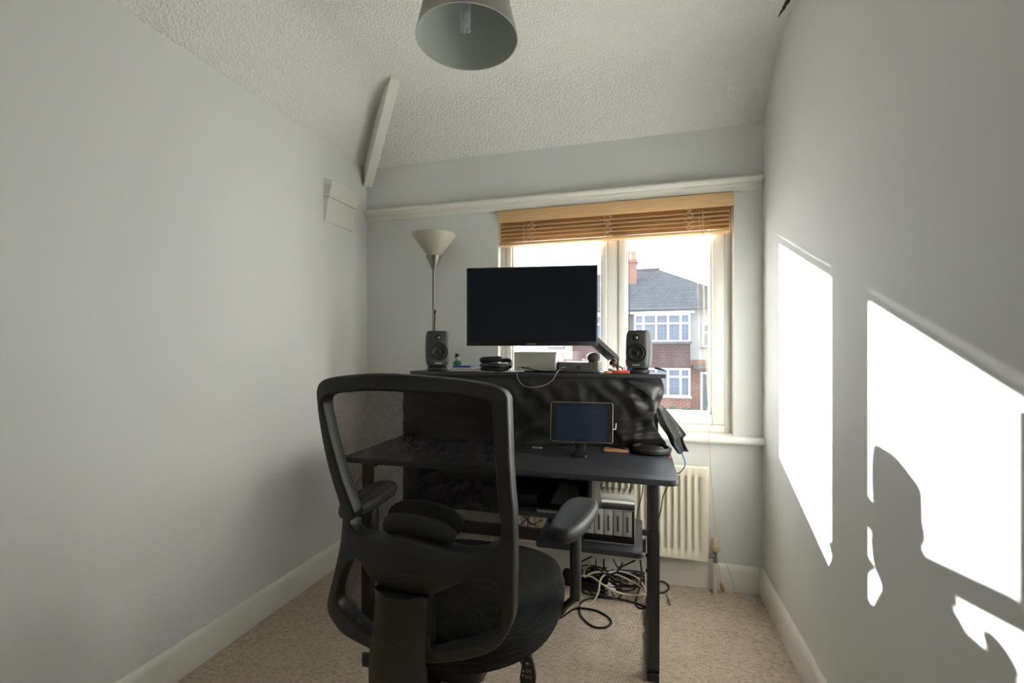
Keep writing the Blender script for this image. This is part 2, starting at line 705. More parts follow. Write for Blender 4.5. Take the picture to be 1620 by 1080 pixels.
M_SHADE = shade_mat('pendant_shade', srgb(196, 190, 182), 0.12)
M_SHADEIN = shade_mat('pendant_lining', srgb(176, 184, 178), 0.1, 0.35)
M_TORCH = shade_mat('torchiere_shade', srgb(208, 202, 186), 0.35, 0.3)


def brick_mat(name, c1, c2, mortar, sx, sy):
    m = bpy.data.materials.new(name)
    m.use_nodes = True
    nt = m.node_tree
    p = nt.nodes['Principled BSDF']
    p.inputs['Roughness'].default_value = 0.85
    tc = node(nt, 'ShaderNodeTexCoord')
    mp = node(nt, 'ShaderNodeMapping')
    mp.inputs['Rotation'].default_value = (R(90), 0, 0)
    br = node(nt, 'ShaderNodeTexBrick')
    br.inputs['Color1'].default_value = c1
    br.inputs['Color2'].default_value = c2
    br.inputs['Mortar'].default_value = mortar
    br.inputs['Scale'].default_value = 1.0
    br.inputs['Brick Width'].default_value = sx
    br.inputs['Row Height'].default_value = sy
    br.inputs['Mortar Size'].default_value = 0.012
    nt.links.new(tc.outputs['Object'], mp.inputs[0])
    nt.links.new(mp.outputs[0], br.inputs['Vector'])
    nt.links.new(br.outputs[0], p.inputs['Base Color'])
    return m


M_BRICK = brick_mat('red_brick', srgb(148, 80, 64), srgb(164, 98, 78), srgb(166, 144, 128), 0.23, 0.075)
M_TILEHUNG = brick_mat('hung_tiles', srgb(92, 64, 62), srgb(106, 74, 70), srgb(68, 48, 48), 0.18, 0.1)
M_ROOF = brick_mat('roof_slates', srgb(74, 76, 80), srgb(86, 88, 92), srgb(58, 60, 64), 0.22, 0.16)
M_RENDER = mat('house_render', srgb(194, 191, 184), 0.9, var=0.04, vscale=1.5)
M_HWHITE = mat('house_white', srgb(224, 224, 224), 0.5)
M_LEAD = mat('lead_cames', srgb(90, 94, 98), 0.5)
M_HPANE = mat('house_pane', srgb(112, 124, 146), 0.12)
M_HDOOR = mat('house_door', srgb(92, 104, 106), 0.4)
M_ROAD = mat('asphalt', srgb(120, 118, 114), 0.9, var=0.1, vscale=3)
M_HEDGE = mat('hedge', srgb(70, 84, 60), 0.9, var=0.4, vscale=9)
M_POT = mat('chimney_pot', srgb(190, 140, 110), 0.8)

# ------------------------------------------------------------------ room
XL, XR, YB, YF = -1.717, 0.615, 2.65, -0.45
H0, H1 = 2.44, 2.685
OX0, OX1, OZ0, OZ1 = -0.82, 0.477, 0.80, 2.09       # window opening
T = 0.22                                            # wall thickness

struct('floor', bx(XL - 0.1, XR + 0.1, YF - 0.1, YB + 0.1, -0.12, 0.0), M_CARPET, 'beige loop pile carpet covering the floor', 'carpet', smooth=False)
struct('wall_left', bx(XL - T, XL, YF - T, YB + T, -0.1, H1 + 0.1), M_WALL, 'plain grey painted wall left of the desk', 'wall', smooth=False)
struct('wall_right', bx(XR, XR + T, YF - T, YB + T, -0.1, H1 + 0.1), M_WALL, 'grey painted wall with bright patches of sunlight', 'wall', smooth=False)
struct('wall_front', bx(XL - T, XR + T, YF - T, YF, -0.1, H1 + 0.1), M_WALL, 'grey wall behind the viewer', 'wall', smooth=False)
bm = bmesh.new()
box(bm, XL - T, OX0, YB, YB + T, -0.1, H1 + 0.1)
box(bm, OX1, XR + T, YB, YB + T, -0.1, H1 + 0.1)
box(bm, OX0, OX1, YB, YB + T, -0.1, OZ0)
box(bm, OX0, OX1, YB, YB + T, OZ1, H1 + 0.1)
struct('wall_back', bm, M_WALL, 'grey painted wall around the window', 'wall', smooth=False)


def smin(a, b, k=0.07):
    h = max(k - abs(a - b), 0) / k
    return min(a, b) - h * h * k / 4


def ceil_z(x, y):
    s = min(H0 + 0.78 * (x - XL), H0 + 0.78 * (YB - y))
    return smin(s, H1)


def ceil_fn(a, c):
    ax = a ** 1.6
    cy = 1 - (1 - c) ** 1.6
    x = XL - 0.01 + (XR - XL + 0.02) * ax
    y = YF - 0.01 + (YB - YF + 0.02) * cy
    return Vector((x, y, ceil_z(x, y)))


CEILING = struct('ceiling', grid(bmesh.new(), 60, 70, ceil_fn), M_CEIL, 'white stippled ceiling sloping down to the window wall', 'ceiling', angle=60)
# dark crack at the ceiling edge near the right wall
bm = bmesh.new()
cp = []
for (u, v) in ((1247, 0), (1243, 6), (1239, 14), (1236, 18), (1231, 27)):
    d = ray_of(u, v)
    t = 0.3
    for _ in range(60):
        y = t
        q = Vector((d.x / d.y * y, y, EYE + d.z / d.y * y))
        t += (ceil_z(q.x, q.y) - q.z) * 0.5
    cp.append(Vector((q.x, q.y, q.z - 0.002)))
tube(bm, catmull(cp, 4), [0.010, 0.009, 0.008, 0.009, 0.007, 0.006, 0.008, 0.007, 0.005, 0.004, 0.006, 0.005, 0.004, 0.004, 0.003, 0.002, 0.001], 5)
finish('crack', bm, M_CRACK, CEILING)


def skirting(name, x0, y0, x1, y1, nx, ny, lab):
    """profile swept along a wall; (nx, ny) points into the room"""
    prof = [(0, 0), (0.020, 0), (0.020, 0.108), (0.016, 0.120), (0.012, 0.128), (0.006, 0.135), (0, 0.135)]
    bm = bmesh.new()
    loft(bm, [[Vector((x + nx * a, y + ny * a, h)) for a, h in prof] for x, y in ((x0, y0), (x1, y1))])
    return struct(name, bm, M_TRIM, lab, 'skirting board', angle=25)


skirting('baseboard_left', XL, YF, XL, YB, 1, 0, 'white skirting board along the left wall')
skirting('baseboard_right', XR, YF, XR, YB, -1, 0, 'white skirting board along the sunlit right wall')
skirting('baseboard_back', XL + 0.02, YB, XR - 0.02, YB, 0, -1, 'white skirting board under the window and radiator')
skirting('baseboard_front', XL + 0.02, YF, -1.0, YF, 0, 1, 'white skirting board on the wall behind the viewer')

# picture rail
prof = [(0, 2.093), (0.012, 2.093), (0.014, 2.106), (0.014, 2.120), (0.024, 2.122), (0.024, 2.134), (0.030, 2.136), (0.040, 2.142), (0.044, 2.150), (0.042, 2.157), (0.034, 2.161), (0, 2.161)]
bm = bmesh.new()
loft(bm, [[Vector((x, YB - a, h)) for a, h in prof] for x in (XL + 0.001, XR - 0.006)])
struct('trim_1', bm, M_TRIM, 'white moulded picture rail above the window', 'picture rail', angle=20)

# hip rafter boxed in white at the left corner
hd = Vector((1, -1, 0)).normalized()
hn = Vector((1, 1, 0)).normalized()
c0 = Vector((XL, YB, 0))
pl = [(0.036, 2.315), (0.685, 2.672), (0.685, 2.74), (0.036, 2.50)]
prism_pts = [c0 + hd * s - hn * 0.026 + Vector((0, 0, z)) for s, z in pl]
struct('trim_2', prism(bmesh.new(), prism_pts, hn * 0.052), M_TRIM, 'white boxed hip rafter in the corner of the ceiling', 'beam', smooth=False)

# ------------------------------------------------------------------ window
WIN = thing('window_1', ((OX0 + OX1) / 2, 2.76, OZ0), 'white framed double window with two panes', 'window')
WIN['kind'] = 'structure'
wy0, wy1 = 2.72, 2.79
bm = bmesh.new()
box(bm, OX0, OX0 + 0.035, wy0, wy1, OZ0, OZ1, 0.004)
box(bm, OX1 - 0.035, OX1, wy0, wy1, OZ0, OZ1, 0.004)
box(bm, OX0 + 0.034, OX1 - 0.034, wy0, wy1, OZ1 - 0.05, OZ1, 0.004)
box(bm, OX0 + 0.034, OX1 - 0.034, wy0, wy1, OZ0, OZ0 + 0.055, 0.004)
finish('outer_frame', bm, M_UPVC, WIN)
MX0, MX1 = -0.178, -0.118
finish('mullion', bx(MX0, MX1, wy0, wy1, OZ0 + 0.054, OZ1 - 0.049, 0.004), M_UPVC, WIN)
for (a0, a1) in ((OX0 + 0.036, MX0 - 0.001), (MX1 + 0.001, OX1 - 0.036)):
    bm = bmesh.new()
    z0, z1 = OZ0 + 0.056, OZ1 - 0.051
    w = 0.030 if a0 < -0.5 else 0.040
    w2 = 0.028 if a0 < -0.5 else 0.062
    y0, y1 = wy0 - 0.012, wy1 - 0.01
    for (p0, p1, q0, q1) in ((a0, a0 + w, z0, z1), (a1 - w2, a1, z0, z1), (a0 + w - 0.001, a1 - w2 + 0.001, z0, z0 + 0.056), (a0 + w - 0.001, a1 - w2 + 0.001, z1 - 0.056, z1)):
        box(bm, p0, p1, y0, y1, q0, q1, 0.007)
    # glazing bead
    for (p0, p1, q0, q1) in ((a0 + w - 0.003, a0 + w + 0.012, z0 + 0.05, z1 - 0.05), (a1 - w2 - 0.012, a1 - w2 + 0.003, z0 + 0.05, z1 - 0.05),
                             (a0 + w, a1 - w2, z0 + 0.05, z0 + 0.068), (a0 + w, a1 - w2, z1 - 0.068, z1 - 0.05)):
        box(bm, p0, p1, y0 + 0.014, y1 - 0.01, q0, q1, 0.004)
    cs = finish('casement', bm, M_UPVC, WIN)
    finish('pane', bx(a0 + w - 0.004, a1 - w2 + 0.004, 2.748, 2.752, z0 + 0.05, z1 - 0.05), M_GLASS, cs, smooth=False)
# sill board with a rounded nose reaching to the right wall
bm = bmesh.new()
pr = [(2.72, 0.772), (2.63, 0.772)] + [(2.612 - 0.020 * math.sin(R(a)), 0.792 - 0.020 * math.cos(R(a))) for a in range(0, 181, 20)] + [(2.63, 0.812), (2.72, 0.815)]
loft(bm, [[Vector((x, y, z)) for y, z in pr] for x in (-0.95, XR - 0.002)])
finish('sill', bm, M_TRIM, WIN, angle=25)

# door behind the viewer
DOOR = thing('door_1', (-0.45, YF, 0), 'white panelled door behind the viewer', 'door')
DOOR['kind'] = 'structure'
finish('leaf', bx(-0.86, -0.10, YF + 0.002, YF + 0.035, 0.005, 1.98, 0.003), M_DOOR, DOOR)
bm = bmesh.new()
box(bm, -0.94, -0.865, YF + 0.001, YF + 0.03, 0, 2.06, 0.004)
box(bm, -0.095, -0.02, YF + 0.001, YF + 0.03, 0, 2.06, 0.004)
box(bm, -0.866, -0.094, YF + 0.001, YF + 0.03, 1.985, 2.06, 0.004)
finish('door_frame', bm, M_TRIM, DOOR)
for q in ((0.25, 0.9), (1.05, 1.85)):
    finish('door_panel', bx(-0.76, -0.2, YF + 0.034, YF + 0.042, q[0], q[1], 0.003), M_DOOR, DOOR)
bm = bmesh.new()
lathe(bm, [(0.0, 0), (0.012, 0), (0.012, 0.03), (0.028, 0.045), (0.026, 0.06), (0.0, 0.066)], 16, Matrix.Translation((-0.80, YF + 0.034, 1.0)) @ Matrix.Rotation(R(-90), 4, 'X'))
finish('door_knob', bm, M_BRASS, DOOR)

# ------------------------------------------------------------------ house across the street
HY = 20.0
HOUSE = thing('semi_detached_house', (-0.4, HY, -1.75), 'white rendered semi-detached house with hipped slate roof seen through the window', 'house')
GZ = -1.75
MXH = -0.40                                        # party wall
HW = 4.75
EZ = 2.93
bandz = at(1110, 569, HY).z
finish('upper_wall', bx(MXH - HW, MXH + HW, HY, HY + 8, bandz, EZ), M_RENDER, HOUSE, smooth=False)
finish('brick_wall', bx(MXH - HW, MXH + HW, HY + 0.02, HY + 8, GZ, bandz), M_BRICK, HOUSE, smooth=False)
bm = bmesh.new()
RZ = 5.22
RY = HY + 4.0
e = 0.35
A = [Vector((MXH - HW - e, HY - e, EZ)), Vector((MXH + HW + e, HY - e, EZ)), Vector((MXH + HW + e, HY + 8 + e, EZ)), Vector((MXH - HW - e, HY + 8 + e, EZ))]
B = [Vector((MXH - 1.35, RY, RZ)), Vector((MXH + 1.35, RY, RZ))]
va = [bm.verts.new(q) for q in A]
vb = [bm.verts.new(q) for q in B]
bm.faces.new((va[0], va[1], vb[1], vb[0]))
bm.faces.new((va[1], va[2], vb[1]))
bm.faces.new((va[2], va[3], vb[0], vb[1]))
bm.faces.new((va[3], va[0], vb[0]))
bm.faces.new((va[3], va[2], va[1], va[0]))
ROOF = finish('roof', bm, M_ROOF, HOUSE, smooth=False)
finish('gutter', bx(MXH - HW - e, MXH + HW + e, HY - e - 0.09, HY - e, EZ - 0.05, EZ + 0.04, 0.02), M_LEAD, HOUSE)
finish('ridge_tiles', tube(bmesh.new(), [B[0], B[1]], 0.09, 6), M_ROOF, ROOF)
cx = at(998, 450, 22.6).x
bm = bmesh.new()
ctop = at(998, 412, 22.6).z
box(bm, cx - 0.32, cx + 0.26, 22.3, 22.9, EZ + 0.5, ctop, 0.0)
box(bm, cx - 0.37, cx + 0.31, 22.25, 22.95, ctop - 0.16, ctop - 0.03)
CH = finish('chimney', bm, M_BRICK, HOUSE, smooth=False)
for dx in (-0.17, 0.11):
    lathe_bm = lathe(bmesh.new(), [(0.11, 0), (0.10, 0.32), (0.13, 0.34), (0.13, 0.42), (0.08, 0.42)], 12, Matrix.Translation((cx + dx, 22.6, ctop - 0.01)))
    finish('chimney_pot', lathe_bm, M_POT, CH)


def house_window(x0, x1, z0, z1, y, cols, transom, lattice=True, par=HOUSE):
    """white casement window: frame, each light a pane; lead cames on the pane"""
    bm = bmesh.new()
    fr = 0.075
    ys = y - 0.06
    box(bm, x0, x1, ys, y, z0, z0 + fr)
    box(bm, x0, x1, ys, y, z1 - fr, z1)
    if transom:
        box(bm, x0, x1, ys, y, transom - fr / 2, transom + fr / 2)
    xs = [x0 + (x1 - x0) * c for c in cols]
    for i, x in enumerate(xs):
        w = fr if i in (0, len(xs) - 1) else fr * 1.1
        a = x if i == 0 else (x - w if i == len(xs) - 1 else x - w / 2)
        box(bm, a, a + w, ys - 0.01, y, z0, z1)
    wf = finish('window_frame', bm, M_HWHITE, par, smooth=False)
    rows = [(z0 + fr, (transom - fr / 2) if transom else z1 - fr)]
    if transom:
        rows.append((transom + fr / 2, z1 - fr))
    for i in range(len(xs) - 1):
        for (q0, q1) in rows:
            finish('pane', bx(xs[i] + 0.04, xs[i + 1] - 0.04, y - 0.02, y - 0.01, q0, q1), M_HPANE, wf, smooth=False)
    if lattice:
        bm = bmesh.new()
        n = int((x1 - x0) / 0.13)
        for k in range(1, n):
            x = x0 + (x1 - x0) * k / n
            box(bm, x - 0.006, x + 0.006, y - 0.026, y - 0.02, z0 + fr, z1 - fr)
        n = int((z1 - z0) / 0.15)
        for k in range(1, n):
            z = z0 + (z1 - z0) * k / n
            box(bm, x0 + fr, x1 - fr, y - 0.026, y - 0.02, z - 0.006, z + 0.006)
        finish('lead_cames', bm, M_LEAD, wf, smooth=False)
    return wf


BY = HY - 0.75                                     # face of the bay
for side in (1, -1):
    xa, xb = at(1003, 540, BY).x, at(1092, 540, BY).x
    if side < 0:
        xa, xb = 2 * MXH - xb, 2 * MXH - xa
    zu0, zu1 = at(1060, 541, BY).z, at(1060, 496, BY).z
    zl0, zl1 = at(1060, 627, BY).z, at(1060, 582, BY).z
    finish('bay_roof', bx(xa - 0.15, xb + 0.15, BY - 0.15, HY, zu1, zu1 + 0.09, 0.02), M_HWHITE, HOUSE)
    finish('hung_tile_panel', bx(xa, xb, BY, HY + 0.01, zl1, zu0), M_TILEHUNG, HOUSE, smooth=False)
    finish('bay_ledge', bx(xa - 0.06, xb + 0.06, BY - 0.10, HY, zu0 - 0.06, zu0 + 0.02), M_LEAD, HOUSE, smooth=False)
    finish('bay_plinth', bx(xa, xb, BY, HY + 0.02, GZ, zl0), M_BRICK, HOUSE, smooth=False)
    finish('bay_sill', bx(xa - 0.06, xb + 0.06, BY - 0.08, HY, zl0 - 0.05, zl0 + 0.01), M_HWHITE, HOUSE, smooth=False)
    finish('bay_core', bx(xa + 0.03, xb - 0.03, BY + 0.02, HY + 0.01, zl0, zu1), M_HPANE, HOUSE, smooth=False)
    cols = (0, 0.17, 0.40, 0.61, 0.83, 1.0)
    house_window(xa, xb, zu0, zu1, BY, cols, zu0 + (zu1 - zu0) * 0.66)
    house_window(xa, xb, zl0, zl1, BY, cols, zl0 + (zl1 - zl0) * 0.70)
    # window over the porch and front door
    p0, p1 = at(1110, 530, HY), at(1136, 530, HY)
    xs0, xs1 = (p0.x, p1.x) if side > 0 else (2 * MXH - p1.x, 2 * MXH - p0.x)
    house_window(xs0, xs1, at(1115, 549, HY).z, at(1115, 512, HY).z, HY, (0, 0.5, 1.0), at(1115, 526, HY).z)
    finish('window_ledge', bx(xs0 - 0.05, xs1 + 0.05, HY - 0.12, HY, at(1115, 550.5, HY).z, at(1115, 549, HY).z), M_LEAD, HOUSE, smooth=False)
    finish('porch_hood', bx(xs0 - 0.35, xs1 + 0.25, HY - 0.30, HY + 0.01, at(1115, 583, HY).z, at(1115, 577, HY).z), M_LEAD, HOUSE, smooth=False)
    zd = at(1115, 588, HY).z
    finish('door_surround', bx(xs0 - 0.05, xs1 + 0.05, HY - 0.05, HY + 0.03, GZ, zd), M_HWHITE, HOUSE, smooth=False)
    finish('front_door', bx(xs0 + 0.05, xs1 - 0.05, HY - 0.09, HY - 0.05, GZ, zd - 0.09), M_HDOOR, HOUSE, smooth=False)
bm = bmesh.new()
box(bm, -14, 16, 16.4, 16.62, GZ, at(1080, 655, 16.5).z)
gw = finish('garden_wall', bm, M_BRICK, smooth=False)
tag(gw, 'low brick garden wall in front of the house across the street', 'garden wall')
random.seed(3)
bm = bmesh.new()
for k in range(46):
    x = -1.5 + k * 0.13
    ball(bm, (x, 16.9 + random.uniform(-.1, .1), at(1080, 655, 16.9).z + random.uniform(0.0, 0.10)), random.uniform(.10, .2), .16, random.uniform(.10, .2), 7, 5)
box(bm, -1.7, 4.6, 16.75, 17.05, GZ, at(1080, 655, 16.9).z + 0.04)
hg = finish('hedge', bm, M_HEDGE)
tag(hg, 'low dark hedge behind the garden wall across the street', 'hedge')
struct('ground', bx(-60, 60, YB + T + 0.05, 90, GZ - 0.2, GZ), M_ROAD, 'grey street outside the window', 'street', smooth=False)

# ------------------------------------------------------------------ wooden blind
BL = thing('venetian_blind', ((OX0 + OX1) / 2, 2.66, 1.885), 'drawn-up honey wood venetian blind at the top of the window', 'blind')
bxl, bxr = OX0 + 0.008, OX1 - 0.008
bm = bx(bxl - 0.002, bxr + 0.004, 2.626, 2.640, 2.018, 2.088, 0.003)
finish('valance', bm, M_WOOD, BL)
finish('head_rail', bx(bxl + 0.005, bxr - 0.01, 2.645, 2.695, 2.045, 2.085, 0.003), M_WOOD, BL)
zz = 2.012
random.seed(11)
for k in range(10):
    z = 2.015 - (k // 2) * 0.0226 - (k % 2) * 0.0068
    off = (-0.0035 if k % 2 else 0.0015) + random.uniform(-0.0005, 0.0005)
    tilt = R(random.uniform(39, 42) - (2 if k % 2 else 0))
    M = Matrix.Translation((0, 2.668 + off, z)) @ Matrix.Rotation(tilt, 4, 'X')
    finish('slat', bx(bxl + 0.003, bxr - 0.012, -0.025, 0.025, -0.0017, 0.0017, 0.0012, 1, M=M), M_WOOD, BL)
finish('bottom_rail', bx(bxl + 0.003, bxr - 0.012, 2.640, 2.694, 1.884, 1.900, 0.004), M_WOOD, BL)
for (u0, ph) in ((842, 0.3), (961, 1.1), (1090, 2.0)):
    x0 = at(u0, 340, 2.63).x
    for s in (-1, 1):
        pts = []
        for k in range(26):
            t = k / 25
            z = 2.020 - t * 0.128
            pts.append((x0 + s * 0.010 + 0.010 * math.sin(t * 24 + ph * 3 + s) + 0.004 * math.sin(t * 55 + ph), 2.632 - 0.006 * abs(math.sin(t * 20 + ph + s)), z))
        finish('ladder_cord', tube(bmesh.new(), catmull(pts, 3), 0.0011, 5), M_LADDER, BL)
for u0 in (828, 1106):
    x0 = at(u0, 340, 2.632).x
    pts = [(x0, 2.634, 2.025), (x0, 2.632, 1.96), (x0 + 0.001, 2.634, 1.895), (x0, 2.645, 1.884)]
    finish('lift_cord', tube(bmesh.new(), catmull(pts, 4), 0.0013, 5), M_LADDER, BL)
# two pull cords hanging to the floor
for i, (px, lab) in enumerate((([(1111, 330), (1112, 440), (1116, 560), (1121, 650), (1122, 690), (1124, 740), (1129, 820), (1133, 870), (1139, 905), (1141, 928)], None),
                               ([(1113, 330), (1114, 450), (1120, 600), (1122, 690), (1126, 760), (1136, 850), (1150, 895), (1161, 925), (1160, 934)], None))):
    pts = []
    for (u, v) in px:
        y = 2.622 if v < 640 else (2.58 if v < 880 else 2.60)
        if 640 <= v < 700:
            y = 2.582
        pts.append(at(u, v, y))
    finish('pull_cord', tube(bmesh.new(), catmull(pts, 6), 0.0013, 5), M_CORD, BL)
ac = at(1147, 934, 2.6)
prof = [(0.002, 0.040), (0.005, 0.036), (0.008, 0.024), (0.0095, 0.014), (0.008, 0.004), (0.004, 0.0)]
M = Matrix.Translation((ac.x - 0.008, 2.595, 0.012)) @ Matrix.Rotation(R(-18), 4, 'Y') @ Matrix.Scale(1.15, 4)
finish('cord_acorn', lathe(bmesh.new(), prof[::-1], 16, M), M_ACORN, BL)

# ------------------------------------------------------------------ radiator
RX0, RX1, RZ0, RZ1 = -0.76, 0.342, 0.170, 0.660
RAD = thing('radiator', ((RX0 + RX1) / 2, 2.57, 0), 'cream ribbed panel radiator under the window', 'radiator')
bm = bmesh.new()
pitch = 0.0335
n = int((RX1 - RX0 - 0.05) / pitch)
sx = RX0 + ((RX1 - RX0) - n * pitch) / 2
cols = [(RX0, 0.0), (RX0 + 0.006, -0.006), (sx - 0.004, -0.006)]
for k in range(n):
    a = sx + k * pitch
    cols += [(a + 0.002, -0.006), (a + 0.008, 0.006), (a + 0.020, 0.006), (a + 0.026, -0.006)]
cols += [(RX1 - 0.006, -0.006), (RX1, 0.0)]
rows = [(RZ0, 0.0, 0), (RZ0 + 0.006, 0.0, 0), (RZ0 + 0.045, 0.0, 0), (RZ0 + 0.062, 0.0, 1), (RZ1 - 0.062, 0.0, 1), (RZ1 - 0.045, 0.0, 0), (RZ1 - 0.006, 0, 0), (RZ1, 0.0, 0)]
vs = []
for j, (z, _, on) in enumerate(rows):
    row = []
    for (x, dy) in cols:
        d = dy if on else -0.006
        if x in (RX0, RX1) or j in (0, len(rows) - 1):
            d = 0.004
        row.append(bm.verts.new((x, 2.556 + d, z)))
    vs.append(row)
for j in range(len(rows) - 1):
    for i in range(len(cols) - 1):
        bm.faces.new((vs[j][i], vs[j][i + 1], vs[j + 1][i + 1], vs[j + 1][i]))
box(bm, RX0 + 0.001, RX1 - 0.001, 2.564, 2.575, RZ0 + 0.001, RZ1 - 0.001)
finish('panel', bm, M_RAD, RAD, angle=50)
finish('convector', bx(RX0 + 0.03, RX1 - 0.03, 2.576, 2.606, RZ0 + 0.03, RZ1 - 0.03), M_RAD, RAD, smooth=False)
for x in (RX0 + 0.2, RX1 - 0.2):
    finish('wall_bracket', bx(x, x + 0.03, 2.607, YB - 0.001, RZ0 + 0.06, RZ1 - 0.06), M_RAD, RAD, smooth=False)
vx = at(1131, 850, 2.59).x
VY = 2.585
bm = bmesh.new()
lathe(bm, [(0.019, 0.0), (0.021, 0.004), (0.021, 0.026), (0.018, 0.030), (0.018, 0.058), (0.015, 0.064), (0.0, 0.065)], 20, Matrix.Translation((vx, VY, 0.225)))
VH = finish('valve_head', bm, M_VALVE, RAD)
bm = bmesh.new()
lathe(bm, [(0.012, 0), (0.012, 0.012), (0.009, 0.014), (0.009, 0.05), (0.012, 0.052), (0.012, 0.062)], 14, Matrix.Translation((vx, VY, 0.163)))
tube(bm, [(RX1 - 0.004, VY - 0.015, 0.196), (vx, VY, 0.196)], 0.010, 10)
finish('valve_body', bm, M_LAMPM, RAD)
finish('pipe', tube(bmesh.new(), [(vx, VY, -0.002), (vx, VY, 0.165)], 0.0115, 12), M_PIPE, RAD)

# ------------------------------------------------------------------ vent hood on the left wall
VT = thing('vent_cover', (XL, 2.35, 1.99), 'white wedge shaped vent cover on the left wall', 'vent cover')
y0, y1 = 2.225, 2.485
w = [(XL, 2.232), (XL + 0.057, 2.215), (XL + 0.0345, 2.128), (XL, 2.128)]
finish('upper_flap', prism(bmesh.new(), [Vector((x, y0, z)) for x, z in w], (0, y1 - y0, 0)), M_VENT, VT, smooth=False)
w = [(XL, 2.124), (XL + 0.034, 2.124), (XL + 0.008, 1.995), (XL, 1.99)]
finish('lower_flap', prism(bmesh.new(), [Vector((x, y0 + 0.001, z)) for x, z in w], (0, y1 - y0 - 0.002, 0)), M_VENT, VT, smooth=False)

# ------------------------------------------------------------------ pendant lamp
PX, PY, PZ = -0.490, 1.275, 2.176
PL = thing('pendant_lamp', (PX, PY, PZ), 'grey drum cone lampshade hanging from the ceiling with a bare tube bulb', 'pendant lamp')
r0, r1, hh = 0.150, 0.098, 0.215
bm = lathe(bmesh.new(), [(r0, 0.0), (r1, hh), (r1 - 0.003, hh), (r0 - 0.003, 0.0), (r0, 0.0)], 64, Matrix.Translation((PX, PY, PZ)), cap=False)
bmesh.ops.remove_doubles(bm, verts=bm.verts, dist=1e-5)
SH = finish('lamp_shade', bm, M_SHADE, PL)
bm = lathe(bmesh.new(), [(r0 - 0.0034, 0.001), (r1 - 0.0034, hh - 0.001)], 64, Matrix.Translation((PX, PY, PZ)), cap=False)
finish('lining', bm, M_SHADEIN, SH)
bm = bmesh.new()
tube(bm, [(PX + r1 * math.cos(2 * math.pi * k / 48), PY + r1 * math.sin(2 * math.pi * k / 48), PZ + hh) for k in range(48)], 0.003, 6, closed=True)
for k in range(3):
    a = 2 * math.pi * k / 3 + 0.6
    tube(bm, [(PX + 0.022 * math.cos(a), PY + 0.022 * math.sin(a), PZ + hh - 0.035), (PX + r1 * math.cos(a), PY + r1 * math.sin(a), PZ + hh)], 0.0018, 5)
finish('shade_carrier', bm, M_WHITE, SH)
LX, LY = PX - 0.005, PY
finish('lamp_holder', lathe(bmesh.new(), [(0.004, 0.10), (0.019, 0.09), (0.021, 0.03), (0.023, 0.0), (0.0, 0.0)][::-1], 20, Matrix.Translation((LX, LY, PZ + 0.158))), M_WHITE, PL)
bm = bmesh.new()
lathe(bm, [(0.0, 0.0), (0.019, 0.0), (0.019, 0.035), (0.015, 0.045), (0.0, 0.045)], 18, Matrix.Translation((LX, LY, PZ + 0.118)))
BB = finish('bulb_base', bm, M_WHITE, PL)
for a in (20, 140, 260):
    c = Vector((LX + 0.010 * math.cos(R(a)), LY + 0.010 * math.sin(R(a)), 0))
    d = Vector((-math.sin(R(a)), math.cos(R(a)), 0)) * 0.0065
    pts = [c - d + Vector((0, 0, PZ + 0.120)), c - d + Vector((0, 0, PZ + 0.040)), c - d * 0.6 + Vector((0, 0, PZ + 0.031)), c + d * 0.6 + Vector((0, 0, PZ + 0.031)), c + d + Vector((0, 0, PZ + 0.040)), c + d + Vector((0, 0, PZ + 0.120))]
    finish('bulb_tube', tube(bmesh.new(), catmull(pts, 5), 0.0052, 8), M_BULB, BB)
finish('flex', tube(bmesh.new(), [(LX, LY, PZ + 0.255), (LX, LY, H1 - 0.03)], 0.003, 6), M_WHITE, PL)
finish('ceiling_rose', lathe(bmesh.new(), [(0.0, 0.0), (0.012, 0.0), (0.042, 0.022), (0.045, 0.034), (0.0, 0.034)], 24, Matrix.Translation((LX, LY, H1 - 0.034))), M_WHITE, PL)

# ------------------------------------------------------------------ torchiere floor lamp
TY = 2.505
tb = at(686, 500, TY)
TX = tb.x
FL = thing('floor_lamp', (TX, TY, 0), 'silver torchiere floor lamp with frosted cone shade behind the desk', 'floor lamp')
k = (TX * -SN + TY * CS) / F
ztop = EYE + (553 - 371) * k
zs = EYE + (553 - 408) * k
zc = EYE + (553 - 427) * k
rs = 34.5 * k
bm = lathe(bmesh.new(), [(0.026, 0.0), (0.030, 0.004), (rs * 0.62, (ztop - zs) * 0.48), (rs * 0.985, (ztop - zs) * 0.93), (rs, ztop - zs), (rs - 0.004, ztop - zs), (rs * 0.96, (ztop - zs) * 0.92), (rs * 0.59, (ztop - zs) * 0.5), (0.024, 0.006)], 40, Matrix.Translation((TX, TY, zs)), cap=False)
finish('shade', bm, M_TORCH, FL, angle=60)
finish('shade_cup', lathe(bmesh.new(), [(0.009, 0), (0.012, 0.004), (0.046, zs - zc + 0.010), (0.043, zs - zc + 0.010), (0.010, 0.010)], 32, Matrix.Translation((TX, TY, zc)), cap=True), M_LAMPM, FL)
finish('pole', tube(bmesh.new(), [(TX, TY, 0.02), (TX, TY, zc + 0.004)], 0.0088, 14), M_LAMPM, FL)
finish('base', lathe(bmesh.new(), [(0.0, 0.0), (0.105, 0.0), (0.105, 0.012), (0.090, 0.020), (0.02, 0.026), (0.0, 0.026)], 32, Matrix.Translation((TX, TY - 0.005, 0.001))), M_LAMPM, FL)
pts = [(TX + 0.010, TY - 0.002, EYE + (553 - 493) * k), (TX + 0.012, TY - 0.010, EYE + 0.10), (TX + 0.018, TY - 0.014, EYE - 0.05), (TX + 0.025, TY - 0.012, 0.9)]
finish('flex', tube(bmesh.new(), catmull(pts, 6), 0.0028, 6), M_CABLE, FL)
